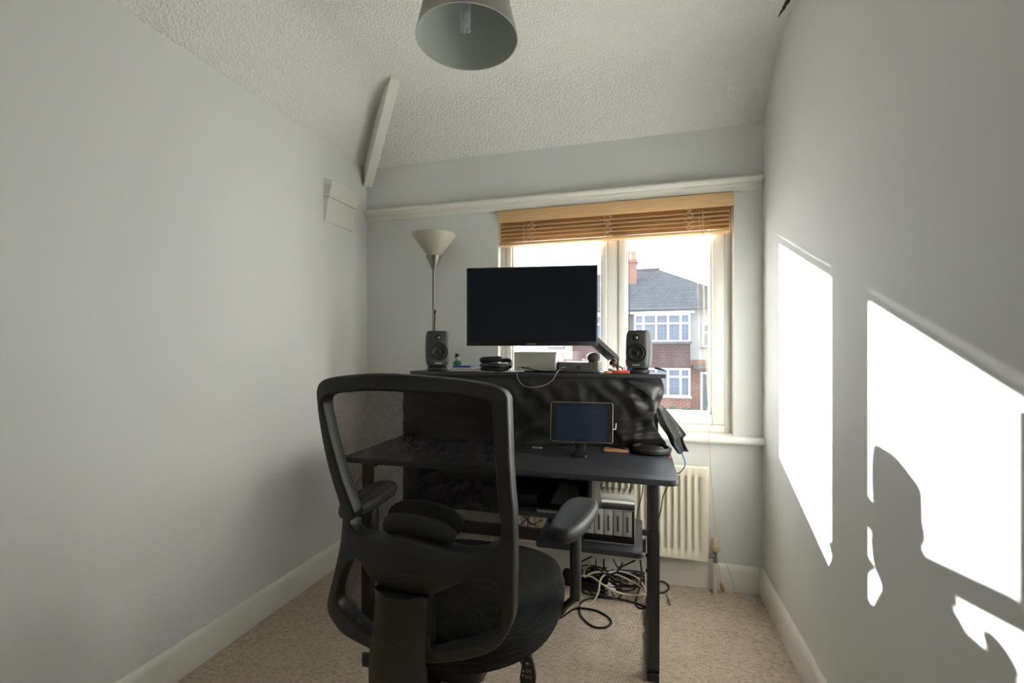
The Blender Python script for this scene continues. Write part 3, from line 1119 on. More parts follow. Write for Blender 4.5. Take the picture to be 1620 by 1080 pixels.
finish('switch', bx(TX + 0.006, TX + 0.014, TY - 0.008, TY + 0.004, EYE + (553 - 496) * k, EYE + (553 - 490) * k, 0.002), M_CABLE, FL)

# ------------------------------------------------------------------ desk
DX0, DX1, DY0, DY1, DZ = -1.295, 0.140, 1.800, 2.420, 0.780
DESK = thing('standing_desk', ((DX0 + DX1) / 2, 2.1, 0), 'black two-tier computer desk with metal legs in front of the window', 'desk')
finish('desk_top', rbox(bmesh.new(), DX0, DX1, DY0, DY1, DZ - 0.022, DZ, 0.03, 'z', 6, 0.002), M_DESK, DESK)
SHZ = 1.153
SX0, SX1, SY0, SY1 = -1.162, 0.118, 2.185, 2.40
finish('upper_shelf', rbox(bmesh.new(), SX0, SX1, SY0, SY1, SHZ - 0.018, SHZ, 0.008, 'z', 4, 0.0015), M_DESK, DESK)
for x in (SX0 + 0.06, SX1 - 0.05):
    finish('shelf_bracket', bx(x - 0.02, x + 0.02, 2.368, 2.398, DZ, SHZ - 0.0185, 0.003), M_METALB, DESK)
for x in (0.052, -1.20):
    for (y, nm) in ((1.865, 'leg'), (2.36, 'leg')):
        L = finish(nm, bx(x - 0.018, x + 0.018, y - 0.022, y + 0.022, 0.03, DZ - 0.0225, 0.003), M_METALB, DESK)
        if y < 2:
            finish('leg_sleeve', bx(x - 0.021, x + 0.021, y - 0.025, y + 0.025, 0.03, 0.565, 0.003), M_METALB, L)
    finish('foot_rail', bx(x - 0.024, x + 0.02, 1.83, 2.40, 0.001, 0.030, 0.004), M_METALB, DESK)
    finish('side_rail', bx(x - 0.014, x + 0.014, 1.888, 2.336, DZ - 0.062, DZ - 0.0225, 0.003), M_METALB, DESK)
finish('cross_beam', bx(-1.178, 0.030, 2.345, 2.375, 0.27, 0.33, 0.003), M_METALB, DESK)
# cubby hanging under the top
CX0, CX1, CZ = -1.03, -0.185, 0.590
finish('cubby_board', bx(CX0, CX1, 1.865, 2.26, CZ - 0.018, CZ, 0.002), M_DESK, DESK)
for x in (CX0, CX1 - 0.016):
    finish('cubby_side', bx(x, x + 0.016, 1.875, 2.26, CZ, DZ - 0.0225, 0.002), M_DESK, DESK)
finish('cubby_back', bx(CX0 + 0.0165, CX1 - 0.0165, 2.245, 2.259, CZ + 0.0005, DZ - 0.0225), M_DESK, DESK, smooth=False)
# lower side shelf
LX0, LX1, LY0, LY1, LZ = -0.435, 0.012, 1.94, 2.34, 0.437
finish('lower_shelf', rbox(bmesh.new(), LX0, LX1, LY0, LY1, LZ - 0.020, LZ, 0.02, 'z', 5, 0.002), M_DESK, DESK)
finish('shelf_bracket', bx(0.0, 0.033, 2.25, 2.27, LZ - 0.045, LZ - 0.0205, 0.002), M_METALB, DESK)
for z in (LZ + 0.03, LZ - 0.03):
    finish('bolt', lathe(bmesh.new(), [(0.0, 0), (0.007, 0), (0.007, 0.012), (0.0, 0.012)], 10, Matrix.Translation((0.0225, 1.865, z)) @ Matrix.Rotation(R(90), 4, 'Y')), M_METALB, DESK)

# things in the cubby
o = finish('media_player', bx(-0.66, -0.42, 1.92, 2.12, CZ + 0.001, CZ + 0.055, 0.006), M_BEZEL)
tag(o, 'black set-top box in the cubby under the desk top', 'media player')
LT = thing('laptop', (-0.36, 1.96, CZ), 'closed slim dark laptop with silver edge in the cubby under the desk', 'laptop')
finish('base', rbox(bmesh.new(), -0.415, -0.225, 1.872, 2.14, CZ + 0.001, CZ + 0.012, 0.012, 'z', 4, 0.002), M_SILVER, LT)
finish('lid', rbox(bmesh.new(), -0.415, -0.225, 1.874, 2.14, CZ + 0.0125, CZ + 0.021, 0.012, 'z', 4, 0.002), M_BEZEL, LT)


def pouch_fn(a, c):
    x = -0.365 + 0.14 * a
    y = 1.93 + 0.15 * c
    ed = min(a, 1 - a, c, 1 - c)
    z = CZ + 0.022 + 0.075 * min(1, ed * 5) ** 0.6 + 0.016 * noise.noise(Vector((a * 5, c * 5, 1))) * min(1, ed * 6)
    return Vector((x + 0.01 * noise.noise(Vector((a * 3, c * 3, 5))), y, z))


bm = grid(bmesh.new(), 18, 18, pouch_fn)
grid(bm, 1, 1, lambda a, c: Vector((-0.365 + 0.14 * a, 1.93 + 0.15 * c, CZ + 0.0215)))
o = finish('pouch', bm, M_CLOTH2, angle=60)
tag(o, 'crumpled black fabric pouch lying on the laptop in the cubby', 'pouch')

# ------------------------------------------------------------------ drive box with five bays
NX0, NX1, NY0, NY1 = -0.236, -0.022, 2.005, 2.325
NZ = LZ + 0.001
NAS = thing('drive_enclosure', ((NX0 + NX1) / 2, 2.13, NZ), 'silver five-bay disk enclosure on the lower shelf of the desk', 'disk enclosure')
NH = 0.148
bm = bmesh.new()
box(bm, NX0, NX0 + 0.007, NY0, NY1, NZ + 0.006, NZ + NH - 0.0005, 0.001)
box(bm, NX1 - 0.007, NX1, NY0, NY1, NZ + 0.006, NZ + NH - 0.0005, 0.001)
box(bm, NX0 + 0.007, NX1 - 0.007, NY0 + 0.002, NY1, NZ + 0.006, NZ + 0.014)
box(bm, NX0 + 0.007, NX1 - 0.007, NY0 + 0.012, NY1, NZ + 0.014, NZ + NH - 0.004)
finish('case', bm, M_BEZEL, NAS)
for (p0, p1) in ((NX0 - 0.0012, NX0 - 0.0002), (NX1 + 0.0002, NX1 + 0.0012)):
    finish('side_panel', bx(p0, p1, NY0 - 0.001, NY1, NZ + 0.004, NZ + NH - 0.0042), M_SILVER, NAS, smooth=False)
finish('top_cover', bx(NX0 - 0.001, NX1 + 0.001, NY0 - 0.001, NY1, NZ + NH - 0.004, NZ + NH, 0.0015), M_CHROME, NAS)
finish('front_lip', bx(NX0, NX1, NY0 - 0.003, NY0 + 0.01, NZ + 0.002, NZ + 0.007, 0.001), M_SILVER, NAS)
bw = (NX1 - NX0 - 0.016) / 5
for kk in range(5):
    a = NX0 + 0.008 + kk * bw
    bay = finish('drive_bay', bx(a + 0.0015, a + bw - 0.0015, NY0 + 0.001, NY0 + 0.012, NZ + 0.036, NZ + NH - 0.006, 0.0012), M_BAYF, NAS)
    finish('bay_groove', bx(a + bw / 2 - 0.004, a + bw / 2 + 0.004, NY0 + 0.0002, NY0 + 0.002, NZ + 0.055, NZ + 0.12, 0.0005), M_INTERF, bay)
    finish('latch', bx(a + 0.003, a + bw - 0.003, NY0 + 0.004, NY0 + 0.012, NZ + 0.016, NZ + 0.034, 0.001), M_BEZEL, bay)
for x in (NX0 + 0.02, NX1 - 0.02):
    for y in (NY0 + 0.02, NY1 - 0.02):
        finish('foot', lathe(bmesh.new(), [(0.007, 0), (0.007, 0.006), (0.0, 0.006)], 8, Matrix.Translation((x, y, NZ))), M_CABLE, NAS)
o = finish('power_brick', bx(-0.425, -0.365, 2.17, 2.26, LZ + 0.001, LZ + 0.085, 0.006), M_BEZEL)
tag(o, 'small black power brick on the lower shelf beside the armrest', 'power brick')

# ------------------------------------------------------------------ black cloth hung in front of the shelf
RIDGES = [  # photo-traced folds: (u0, v0, u1, v1, width, forward)
    (965, 606, 1032, 652, 9, .020), (1000, 612, 1040, 622, 8, .022), (1020, 615, 1034, 640, 7, .018), (935, 606, 985, 650, 8, .012),
    (972, 668, 1038, 650, 5, .020), (978, 683, 1048, 672, 5, .022), (985, 694, 1056, 690, 5, .024), (1000, 640, 1030, 666, 9, .020),
    (800, 606, 845, 668, 9, .012), (835, 604, 872, 640, 9, .012), (890, 620, 905, 690, 12, .008), (915, 612, 922, 660, 7, .008),
    (812, 694, 872, 668, 9, .024), (818, 706, 905, 700, 6, .020), (760, 610, 800, 690, 12, .012), (690, 610, 720, 700, 14, .012), (650, 612, 668, 700, 14, .012)]


def seg_d(u, v, s):
    dx, dy = s[2] - s[0], s[3] - s[1]
    t = max(0, min(1, ((u - s[0]) * dx + (v - s[1]) * dy) / (dx * dx + dy * dy)))
    return math.hypot(u - s[0] - t * dx, v - s[1] - t * dy)


def cloth_fn(a, c):
    u = 638 + (1042 - 638) * a
    vtop = 596 + 0.5 * math.sin(a * 30)
    vbot = 713 + 3 * math.sin(a * 23) + (2 if a > .9 else 0)
    v = vtop + (vbot - vtop) * c
    if a > 0.9:
        u += (a - 0.9) * 10 * (9 * math.sin(c * 7.5 + 0.3) + 16 * max(0, c - 0.55))
    off = sum(s[5] * math.exp(-(seg_d(u, v, s) / s[4]) ** 2) for s in RIDGES)
    off += 0.010 * noise.noise(Vector((u * 0.03, v * 0.06, 2.0))) + 0.005 * noise.noise(Vector((u * 0.09, v * 0.05, 6.0)))
    y = 2.195 + 0.165 * c ** 0.9 - off * min(1.0, c * 6 + 0.1)
    q = at(u, v, 2.195 + 0.165 * c ** 0.9)
    z = max(DZ + 0.0008, q.z)
    if c < 0.02:
        z = SHZ - 0.0182
    return Vector((q.x, y, z))


o = finish('draped_cloth', grid(bmesh.new(), 230, 70, cloth_fn), M_CLOTH, angle=180)
md = o.modifiers.new('thickness', 'SOLIDIFY')
md.thickness = 0.0015
tag(o, 'creased black cloth hanging from the upper shelf down to the desk top', 'cloth')

# dark jacket flap hanging off the right end
def resample(P, n):
    d = [0.0]
    for q0, q1 in zip(P[:-1], P[1:]):
        d.append(d[-1] + (q1 - q0).length)
    out = []
    for k in range(n + 1):
        t = d[-1] * k / n
        i = max(j for j in range(len(P) - 1) if d[j] <= t + 1e-9)
        f_ = (t - d[i]) / max(d[i + 1] - d[i], 1e-9)
        out.append(P[i].lerp(P[i + 1], min(f_, 1)))
    return out


Lp = resample([at(1030, 636, 2.29), at(1038, 652, 2.29), at(1044, 672, 2.30), at(1056, 690, 2.30), at(1062, 704, 2.31), at(1072, 717, 2.32)], 40)
Rp = resample([at(1036, 634, 2.33), at(1052, 645, 2.35), at(1068, 664, 2.37), at(1086, 687, 2.38), at(1080, 692, 2.38), at(1083, 701, 2.38), at(1089, 713, 2.38)], 40)


def flap_fn(a, c):
    i = c * (len(Lp) - 1)
    k = min(int(i), len(Lp) - 2)
    t = i - k
    p0 = Lp[k].lerp(Lp[k + 1], t)
    p1 = Rp[k].lerp(Rp[k + 1], t)
    q = p0.lerp(p1, a)
    q.y += 0.020 * math.sin(a * 8 + c * 3) * (0.4 + 0.6 * c) - 0.012 * math.sin(a * math.pi)
    return q


o = finish('jacket', grid(bmesh.new(), 20, 40, flap_fn), M_CLOTH2, angle=180)
md = o.modifiers.new('thickness', 'SOLIDIFY')
md.thickness = 0.004
tag(o, 'black jacket sleeve hanging over the right end of the desk', 'jacket')
bq = at(1074, 684, 2.335)
finish('button', lathe(bmesh.new(), [(0.0, 0), (0.005, 0), (0.0055, 0.002), (0.0, 0.003)], 12, Matrix.Translation(bq) @ Matrix.Rotation(R(90), 4, 'X')), M_LAMPM, o)
# shirt-like cuff sticking out under the shelf on the right
Lp2 = [at(985, 601, 2.19), at(1004, 612, 2.175), at(1020, 622, 2.17), at(1030, 634, 2.18)]
Rp2 = [at(1030, 603, 2.21), at(1044, 611, 2.20), at(1044, 618, 2.20), at(1036, 634, 2.21)]
bm = grid(bmesh.new(), 8, 12, lambda a, c: (lambda L, Q: L.lerp(Q, a) + Vector((0, -0.014 * math.sin(a * math.pi), 0)))(catmull(Lp2, 4)[int(c * 12)], catmull(Rp2, 4)[int(c * 12)]))
o2 = finish('cuff', bm, M_CLOTH, o, angle=180)
md = o2.modifiers.new('thickness', 'SOLIDIFY')
md.thickness = 0.003

# ------------------------------------------------------------------ monitor on an arm
def frame_from(p0, p1):
    """matrix: local x along p0->p1 (horizontal), y away from viewer, z up, origin p0"""
    d = (p1 - p0)
    d.z = 0
    x = d.normalized()
    y = Vector((-x.y, x.x, 0))
    Mx = Matrix(((x.x, y.x, 0, p0.x), (x.y, y.y, 0, p0.y), (0, 0, 1, p0.z), (0, 0, 0, 1)))
    return Mx, d.length


mp0 = at(738, 547, 2.069)
mp1 = at(945.5, 545, 2.15)
MM, MW = frame_from(mp0.copy(), mp1.copy())
mh = 0.372
MON = thing('monitor', (MM @ Vector((MW / 2, 0.02, 0))), 'large black widescreen monitor with dark screen on an arm over the desk', 'monitor')
bm = bmesh.new()
tilt = Matrix.Shear('XY', 4, (0, 0))
box(bm, 0, MW, 0.0, 0.018, 0, mh, 0.003, M=MM)
box(bm, 0.05, MW - 0.05, 0.0175, 0.042, 0.04, mh - 0.05, 0.010, M=MM)
finish('housing', bm, M_BEZEL, MON)
finish('screen', bx(0.010, MW - 0.008, -0.0008, 0.001, 0.020, mh - 0.009, M=MM), M_SCREEN, MON, smooth=False)
finish('logo', text_bm('SAMSUNG', 0.0105, MM @ Matrix.Translation((MW * 0.502, -0.0006, 0.0055)) @ Matrix.Rotation(R(90), 4, 'X'), 0.0003), M_LAMPM, MON, smooth=False)
AR = MON
a0 = Vector((at(974, 583, 2.345).x, 2.345, SHZ + 0.001))
a1 = at(972, 568, 2.345)
a2 = at(930, 530, 2.235)
bm = bmesh.new()
box(bm, a0.x - 0.03, a0.x + 0.03, 2.32, 2.375, SHZ + 0.0005, SHZ + 0.010, 0.003)
lathe(bm, [(0.0, 0), (0.016, 0), (0.016, 0.045), (0.0, 0.045)], 16, Matrix.Translation((a0.x, 2.345, SHZ + 0.009)))
finish('clamp', bm, M_METALB, AR)
d = (a2 - a1)
ln = d.length
zx = d.normalized()
yy = Vector((0.55, 0.83, 0)).normalized()
yy = (yy - zx * yy.dot(zx)).normalized()
zz2 = zx.cross(yy)
MA = Matrix(((zx.x, yy.x, zz2.x, a1.x), (zx.y, yy.y, zz2.y, a1.y), (zx.z, yy.z, zz2.z, a1.z), (0, 0, 0, 1)))
LL = finish('lower_link', rbox(bmesh.new(), -0.02, ln + 0.02, -0.014, 0.014, -0.022, 0.022, 0.015, 'y', 5, 0.003, M=MA), M_METALB, AR)
finish('link_slot', rbox(bmesh.new(), ln * 0.34, ln * 0.60, -0.0155, -0.013, -0.006, 0.006, 0.004, 'y', 3, M=MA), M_BEZEL, LL)
vm = MM @ Vector((MW / 2, 0.045, mh * 0.5))
bm = bmesh.new()
tube(bm, [a2 + Vector((0, 0.01, 0)), a2 + Vector((-0.05, 0.03, 0.06)), vm + Vector((0.1, 0.06, 0)), vm + Vector((0, 0.03, 0))], 0.016, 10)
finish('upper_link', bm, M_METALB, AR)
finish('mount_plate', bx(MW / 2 - 0.05, MW / 2 + 0.05, 0.043, 0.052, mh * 0.5 - 0.05, mh * 0.5 + 0.05, 0.002, M=MM), M_METALB, AR)

# ------------------------------------------------------------------ loudspeakers
def speaker(x, y, rz, lab, s=1.0):
    S = thing('loudspeaker', (x, y, SHZ), lab, 'loudspeaker', 'small grey studio loudspeakers on the upper shelf')
    M = Matrix.Translation((x, y, SHZ)) @ Matrix.Rotation(rz, 4, 'Z') @ Matrix.Scale(s, 4)
    # body: bulged rounded box, local -y faces the room
    rings = []
    zb, zt = 0.026, 0.205
    for j in range(15):
        t = j / 14
        z = zb + (zt - zb) * t
        e = 1 - 0.10 * abs(2 * t - 1) ** 2.6
        if j in (0, 14):
            e -= 0.05
        hw = 0.0605 * e
        hd0 = -0.055 + (0.006 if j in (0, 14) else 0.0)
        hd1 = 0.060 * e
        ring = []
        for k in range(32):
            a = 2 * math.pi * k / 32
            ca, sa = math.cos(a), math.sin(a)
            px = hw * math.copysign(abs(ca) ** 0.42, ca)
            py = math.copysign(abs(sa) ** 0.42, sa)
            py = py * (hd1 if py > 0 else -hd0)
            if py < 0:
                py += 0.010 * (abs(px) / 0.0605) ** 6
            ring.append(M @ Vector((px, py, z)))
        rings.append(ring)
    finish('cabinet', loft(bmesh.new(), rings), M_SPK, S, angle=40)
    RX = Matrix.Rotation(R(90), 4, 'X')
    fy = -0.0545
    W = M @ Matrix.Translation((0, fy, 0.098)) @ RX
    wo = finish('woofer', lathe(bmesh.new(), [(0.047, -0.004), (0.047, 0.0025), (0.044, 0.0035), (0.040, 0.001), (0.034, 0.0045), (0.029, 0.0015), (0.012, 0.0008), (0.0, 0.0010)], 40, W), M_CONE, S, angle=60)
    finish('dust_cap', lathe(bmesh.new(), [(0.014, 0.0008), (0.010, 0.005), (0.0, 0.0065)], 24, W, cap=False), M_CONE, wo)
    Tm = M @ Matrix.Translation((0, fy, 0.171)) @ RX
    tw = finish('tweeter', lathe(bmesh.new(), [(0.017, -0.004), (0.017, 0.002), (0.015, 0.0028), (0.009, 0.001), (0.0, 0.001)], 30, Tm), M_CONE, S, angle=50)
    finish('tweeter_dome', lathe(bmesh.new(), [(0.0095, 0.001), (0.0075, 0.0055), (0.004, 0.0082), (0.0, 0.009)], 20, Tm, cap=False), M_DOME, tw)
    finish('maker_name', text_bm('GENELEC', 0.0085, M @ Matrix.Translation((0, fy - 0.0008, 0.0375)) @ RX, 0.0002), M_WHITE, S, smooth=False)
    finish('power_light', lathe(bmesh.new(), [(0.003, -0.002), (0.003, 0.001), (0.0, 0.001)], 10, M @ Matrix.Translation((0.036, fy, 0.042)) @ RX), M_CONE, S)
    bm = bmesh.new()
    rings = []
    for (sx, sy, z, oy) in ((0.050, 0.052, 0.0, 0), (0.054, 0.056, 0.004, 0), (0.052, 0.054, 0.016, 0.002), (0.040, 0.044, 0.030, 0.006)):
        rings.append([M @ Vector((sx * math.cos(2 * math.pi * k / 28), oy + sy * math.sin(2 * math.pi * k / 28), z)) for k in range(28)])
    finish('stand', loft(bm, rings), M_CABLE, S, angle=50)
    return S


p = at(692, 585, 2.26)
speaker(p.x, 2.26, R(31), 'small grey loudspeaker at the left end of the upper shelf', 1.02)
p = at(1010, 585, 2.275)
speaker(p.x, 2.275, R(-11), 'small grey loudspeaker at the right end of the upper shelf, before the window', 0.98)

# ------------------------------------------------------------------ shelf clutter
def book(u0, u1, y0, y1, z0, z1, m, lab, cat='notebook', pages=None):
    xa, xb = at(u0, 580, y0).x, at(u1, 580, y0).x
    t = thing('notebook', ((xa + xb) / 2, (y0 + y1) / 2, z0), lab, cat)
    c = min(0.0016, (z1 - z0) / 4)
    bm = bmesh.new()
    box(bm, xa, xb, y0, y1, z0, z0 + c)
    box(bm, xa, xb, y0, y1, z1 - c, z1)
    box(bm, xa, xa + c, y0, y1, z0 + c, z1 - c)
    finish('cover', bm, m, t, smooth=False)
    finish('pages', bx(xa + c, xb - 0.002, y0 + 0.001, y1 - 0.002, z0 + c, z1 - c), pages or M_BOOKW, t, smooth=False)
    return t


z = SHZ + 0.0005
book(712, 752, 2.20, 2.31, z, z + 0.010, M_BOOKB, 'brown notebook at the bottom of the pile beside the left loudspeaker')
book(713, 753, 2.205, 2.31, z + 0.0105, z + 0.018, M_BOOKW, 'white notebook in the middle of the pile beside the left loudspeaker')
book(716, 744, 2.215, 2.29, z + 0.0185, z + 0.028, M_BOOKBLUE, 'thin blue notebook on top of the pile beside the left loudspeaker', pages=M_BOOKBLUE)
# small figurine in a green coat
g = at(724, 575, 2.25)
fz = z + 0.0285
FG = thing('figurine', (g.x, 2.25, fz), 'tiny figurine in a green coat and dark hat on the notebooks', 'figurine')
finish('body', lathe(bmesh.new(), [(0.0, 0), (0.016, 0.0), (0.018, 0.006), (0.017, 0.018), (0.011, 0.026), (0.0, 0.028)], 18, Matrix.Translation((g.x, 2.25, fz))), M_GREEN, FG)
for s in (-1, 1):
    finish('arm', tube(bmesh.new(), [(g.x + s * 0.014, 2.248, fz + 0.021), (g.x + s * 0.020, 2.244, fz + 0.012), (g.x + s * 0.016, 2.238, fz + 0.006)], [0.005, 0.0045, 0.004], 8), M_GREEN, FG)
finish('head', ball(bmesh.new(), (g.x, 2.25, fz + 0.037), 0.0135, 0.013, 0.0125), M_SKIN, FG)
finish('hat', lathe(bmesh.new(), [(0.0, 0.0), (0.017, 0.0), (0.017, 0.003), (0.0105, 0.004), (0.0095, 0.018), (0.0, 0.0185)], 18, Matrix.Translation((g.x - 0.002, 2.25, fz + 0.044)) @ Matrix.Rotation(R(-10), 4, 'Y')), M_HAT, FG)

# folded headphones
hx = at(780, 575, 2.24)
HP = thing('headphones', (hx.x, 2.25, SHZ), 'folded black over-ear headphones lying on the upper shelf', 'headphones')


def cup(bm, c, rx, ry, h, rot):
    M = Matrix.Translation(c) @ rot
    prof = [(0.0, -h), (0.7, -h), (0.93, -h * 0.75), (1.0, -h * 0.25), (1.0, h * 0.2), (0.92, h * 0.75), (0.65, h), (0.0, h)]
    rings = [[M @ Vector((rx * max(r, .01) * math.cos(2 * math.pi * k / 30), ry * max(r, .01) * math.sin(2 * math.pi * k / 30), zz)) for k in range(30)] for r, zz in prof]
    return loft(bm, rings)


o = finish('ear_cup', cup(bmesh.new(), (hx.x + 0.006, 2.25, z + 0.030), 0.080, 0.06, 0.012, Matrix.Rotation(R(2), 4, 'Y')), M_BLACKP, HP)
finish('ear_cushion', cup(bmesh.new(), (hx.x + 0.004, 2.25, z + 0.013), 0.076, 0.058, 0.0105, Matrix.Rotation(R(0), 4, 'Y')), M_CONE, o)
o = finish('ear_cup', cup(bmesh.new(), (hx.x - 0.020, 2.27, z + 0.060), 0.062, 0.045, 0.016, Matrix.Rotation(R(-3), 4, 'Y')), M_CONE, HP)
pts = [(hx.x + 0.03, 2.28, z + 0.055), (hx.x + 0.065, 2.30, z + 0.056), (hx.x + 0.078, 2.29, z + 0.040), (hx.x + 0.085, 2.25, z + 0.024)]
finish('headband', tube(bmesh.new(), catmull(pts, 6), 0.011, 10), M_BLACKP, HP)
o = finish('paper_slip', bx(hx.x - 0.062, hx.x + 0.018, 2.188, 2.24, z, z + 0.0012), M_BOOKW, smooth=False)
tag(o, 'cream paper slip under the folded headphones', 'paper')
o = finish('note_card', bx(at(796, 588, 2.19).x, at(815, 588, 2.19).x, 2.188, 2.27, z, z + 0.0012), M_WHITE, smooth=False)
tag(o, 'pale card between the headphones and the silver computer', 'card')

# silver mini computer
cx0, cx1 = at(811.5, 575, 2.21).x, at(884, 575, 2.21).x
MC = thing('mini_computer', ((cx0 + cx1) / 2, 2.30, SHZ), 'silver rounded mini computer on the upper shelf below the monitor', 'computer')
ctopz = at(845, 556.5, 2.21).z
finish('case', rbox(bmesh.new(), cx0, cx1, 2.21, 2.385, z + 0.007, ctopz, 0.026, 'z', 8, 0.003), M_SILVER, MC)
finish('foot_ring', lathe(bmesh.new(), [(0.0, 0), (0.075, 0), (0.080, 0.0068), (0.0, 0.0068)], 32, Matrix.Translation(((cx0 + cx1) / 2, 2.30, z))), M_CABLE, MC)
for du in (821, 827):
    q = at(du, 580.5, 2.21)
    finish('port', rbox(bmesh.new(), q.x - 0.005, q.x + 0.005, 2.2088, 2.212, q.z - 0.0018, q.z + 0.0018, 0.0016, 'y', 3), M_CONE, MC)
q = at(834.5, 580.5, 2.21)
finish('card_slot', rbox(bmesh.new(), q.x - 0.012, q.x + 0.012, 2.2088, 2.212, q.z - 0.001, q.z + 0.001, 0.0008, 'y', 2), M_CONE, MC)

# audio interface with a diamond badge
ix0, ix1 = at(883.5, 585, 2.195).x, at(946, 585, 2.195).x
iz1 = at(915, 573, 2.195).z
AI = thing('audio_interface', ((ix0 + ix1) / 2, 2.28, SHZ), 'grey metal audio box with black diamond badge on the upper shelf', 'audio interface')
finish('case', bx(ix0, ix1, 2.195, 2.37, z + 0.003, iz1, 0.0025), M_INTERF, AI)
for x in (ix0 + 0.02, ix1 - 0.02):
    for y in (2.21, 2.35):
        finish('foot', lathe(bmesh.new(), [(0.008, 0), (0.008, 0.0032), (0.0, 0.0032)], 10, Matrix.Translation((x, y, z))), M_CABLE, AI)
q = at(915, 581, 2.195)
dd = 0.0135
bm = prism(bmesh.new(), [(q.x - dd, 2.1945, q.z), (q.x, 2.1945, q.z - dd * 0.72), (q.x + dd, 2.1945, q.z), (q.x, 2.1945, q.z + dd * 0.72)], (0, -0.0008, 0))
finish('badge', bm, M_CONE, AI, smooth=False)
q = at(939.5, 581, 2.195)
finish('level_mark', prism(bmesh.new(), [(q.x - 0.006, 2.1945, q.z + 0.010), (q.x, 2.1945, q.z - 0.009), (q.x + 0.006, 2.1945, q.z + 0.010), (q.x + 0.003, 2.1945, q.z + 0.010), (q.x, 2.1945, q.z + 0.002), (q.x - 0.003, 2.1945, q.z + 0.010)], (0, -0.0008, 0)), M_CONE, AI, smooth=False)
q = at(892, 581, 2.195)
finish('printed_line', bx(q.x - 0.011, q.x + 0.011, 2.1940, 2.1952, q.z - 0.0012, q.z + 0.0012), M_WHITE, AI, smooth=False)
# round dark ball on the interface
q = at(938, 566, 2.24)
MB_ = thing('microphone_ball', (q.x, 2.24, iz1), 'round dark foam ball microphone resting on the grey audio box', 'microphone')
finish('foam', ball(bmesh.new(), (q.x, 2.24, iz1 + 0.024), 0.0305, 0.028, 0.0235, 20, 12), M_MIC, MB_)
finish('foam_base', lathe(bmesh.new(), [(0.0, 0), (0.024, 0), (0.026, 0.008), (0.0, 0.008)], 20, Matrix.Translation((q.x, 2.24, iz1 + 0.0005))), M_CONE, MB_)

# brown headed figure, earphones, orange card, glasses pile
q = at(970, 580, 2.24)
F2 = thing('bobble_figure', (q.x, 2.24, SHZ), 'little brown headed figure between the audio box and right loudspeaker', 'figurine')
finish('body', lathe(bmesh.new(), [(0.0, 0), (0.020, 0.0), (0.019, 0.012), (0.013, 0.024), (0.008, 0.032), (0.0, 0.034)], 18, Matrix.Translation((q.x, 2.24, z))), M_BRASS, F2)
finish('collar', lathe(bmesh.new(), [(0.014, 0.012), (0.022, 0.014), (0.020, 0.024), (0.012, 0.026)], 14, Matrix.Translation((q.x - 0.004, 2.235, z))), M_WHITE, F2)
finish('head', ball(bmesh.new(), (q.x, 2.24, z + 0.050), 0.019, 0.019, 0.021, 18, 12), M_RBROWN, F2)
xo0, xo1 = at(970.5, 588, 2.2).x, at(996, 588, 2.2).x
o = finish('orange_box', bx(xo0, xo1, 2.195, 2.222, z, z + 0.014, 0.0015), M_ORANGE)
tag(o, 'flat orange red box on the front edge of the upper shelf', 'box')
q = at(962, 586, 2.205)
o = finish('pink_tin', lathe(bmesh.new(), [(0.0, 0), (0.024, 0.0), (0.027, 0.004), (0.022, 0.012), (0.010, 0.013), (0.0, 0.013)], 20, Matrix.Translation((q.x, 2.205, z)) @ Matrix.Scale(0.8, 4)), M_TAN)
tag(o, 'small pinkish round tin left of the orange box', 'tin')
GL = thing('key_bunch', (at(978, 583, 2.235).x, 2.232, SHZ), 'bunch of dark keys behind the orange box', 'keys')
gx = at(980, 583, 2.235).x
bm = bmesh.new()
tube(bm, [(gx + 0.013 * math.cos(R(a)), 2.236 + 0.003 * math.sin(R(a * 2)), z + 0.017 + 0.013 * math.sin(R(a))) for a in range(0, 360, 24)], 0.0035, 6, closed=True)
finish('ring', bm, M_CONE, GL)
bm = bmesh.new()
box(bm, gx + 0.016, gx + 0.032, 2.232, 2.235, z + 0.001, z + 0.030, 0.001)
finish('tag', bm, M_WHITE, GL)
bm = bmesh.new()
box(bm, gx + 0.034, gx + 0.060, 2.238, 2.246, z + 0.001, z + 0.026, 0.002)
finish('fob', bm, M_BOOKBLUE, GL)
pts = [at(1036, 582, 2.25), at(1046, 584, 2.24), at(1052, 586, 2.235)]
pts = [Vector((p_.x, p_.y, max(p_.z, SHZ + 0.006))) for p_ in pts]
o = finish('pen', tube(bmesh.new(), pts, [0.0045, 0.0045, 0.003], 8), M_CONE)
tag(o, 'black pen sticking out beside the right loudspeaker', 'pen')

# cable loop hanging in front of the shelf
def cable(pts, r, m, lab, name='cable', sub=8, n=6, group=None):
    o = finish(name, tube(bmesh.new(), catmull(pts, sub), r, n), m)
    tag(o, lab, 'cable', group)
    return o


q = [at(824, 581, 2.205), at(819, 581.5, 2.185), at(817, 586, 2.172), at(820, 600, 2.150), at(829, 610, 2.145), at(845, 612.5, 2.145), at(862, 609, 2.15), at(874, 601, 2.16), at(880, 591, 2.172), at(884, 585.5, 2.185), at(890, 584, 2.19)]
cable(q, 0.0021, M_CABG, 'thin grey cable looping down in front of the upper shelf')
q = [at(826, 581.5, 2.205), at(835, 583, 2.19), at(850, 586, 2.188), at(864, 587, 2.188), at(878, 587, 2.188), at(884, 586, 2.187)]
q = [Vector((p_.x, p_.y, max(p_.z, SHZ + 0.003))) for p_ in q]
cable(q, 0.0021, M_CABLE, 'short dark cable lying in front of the silver computer')

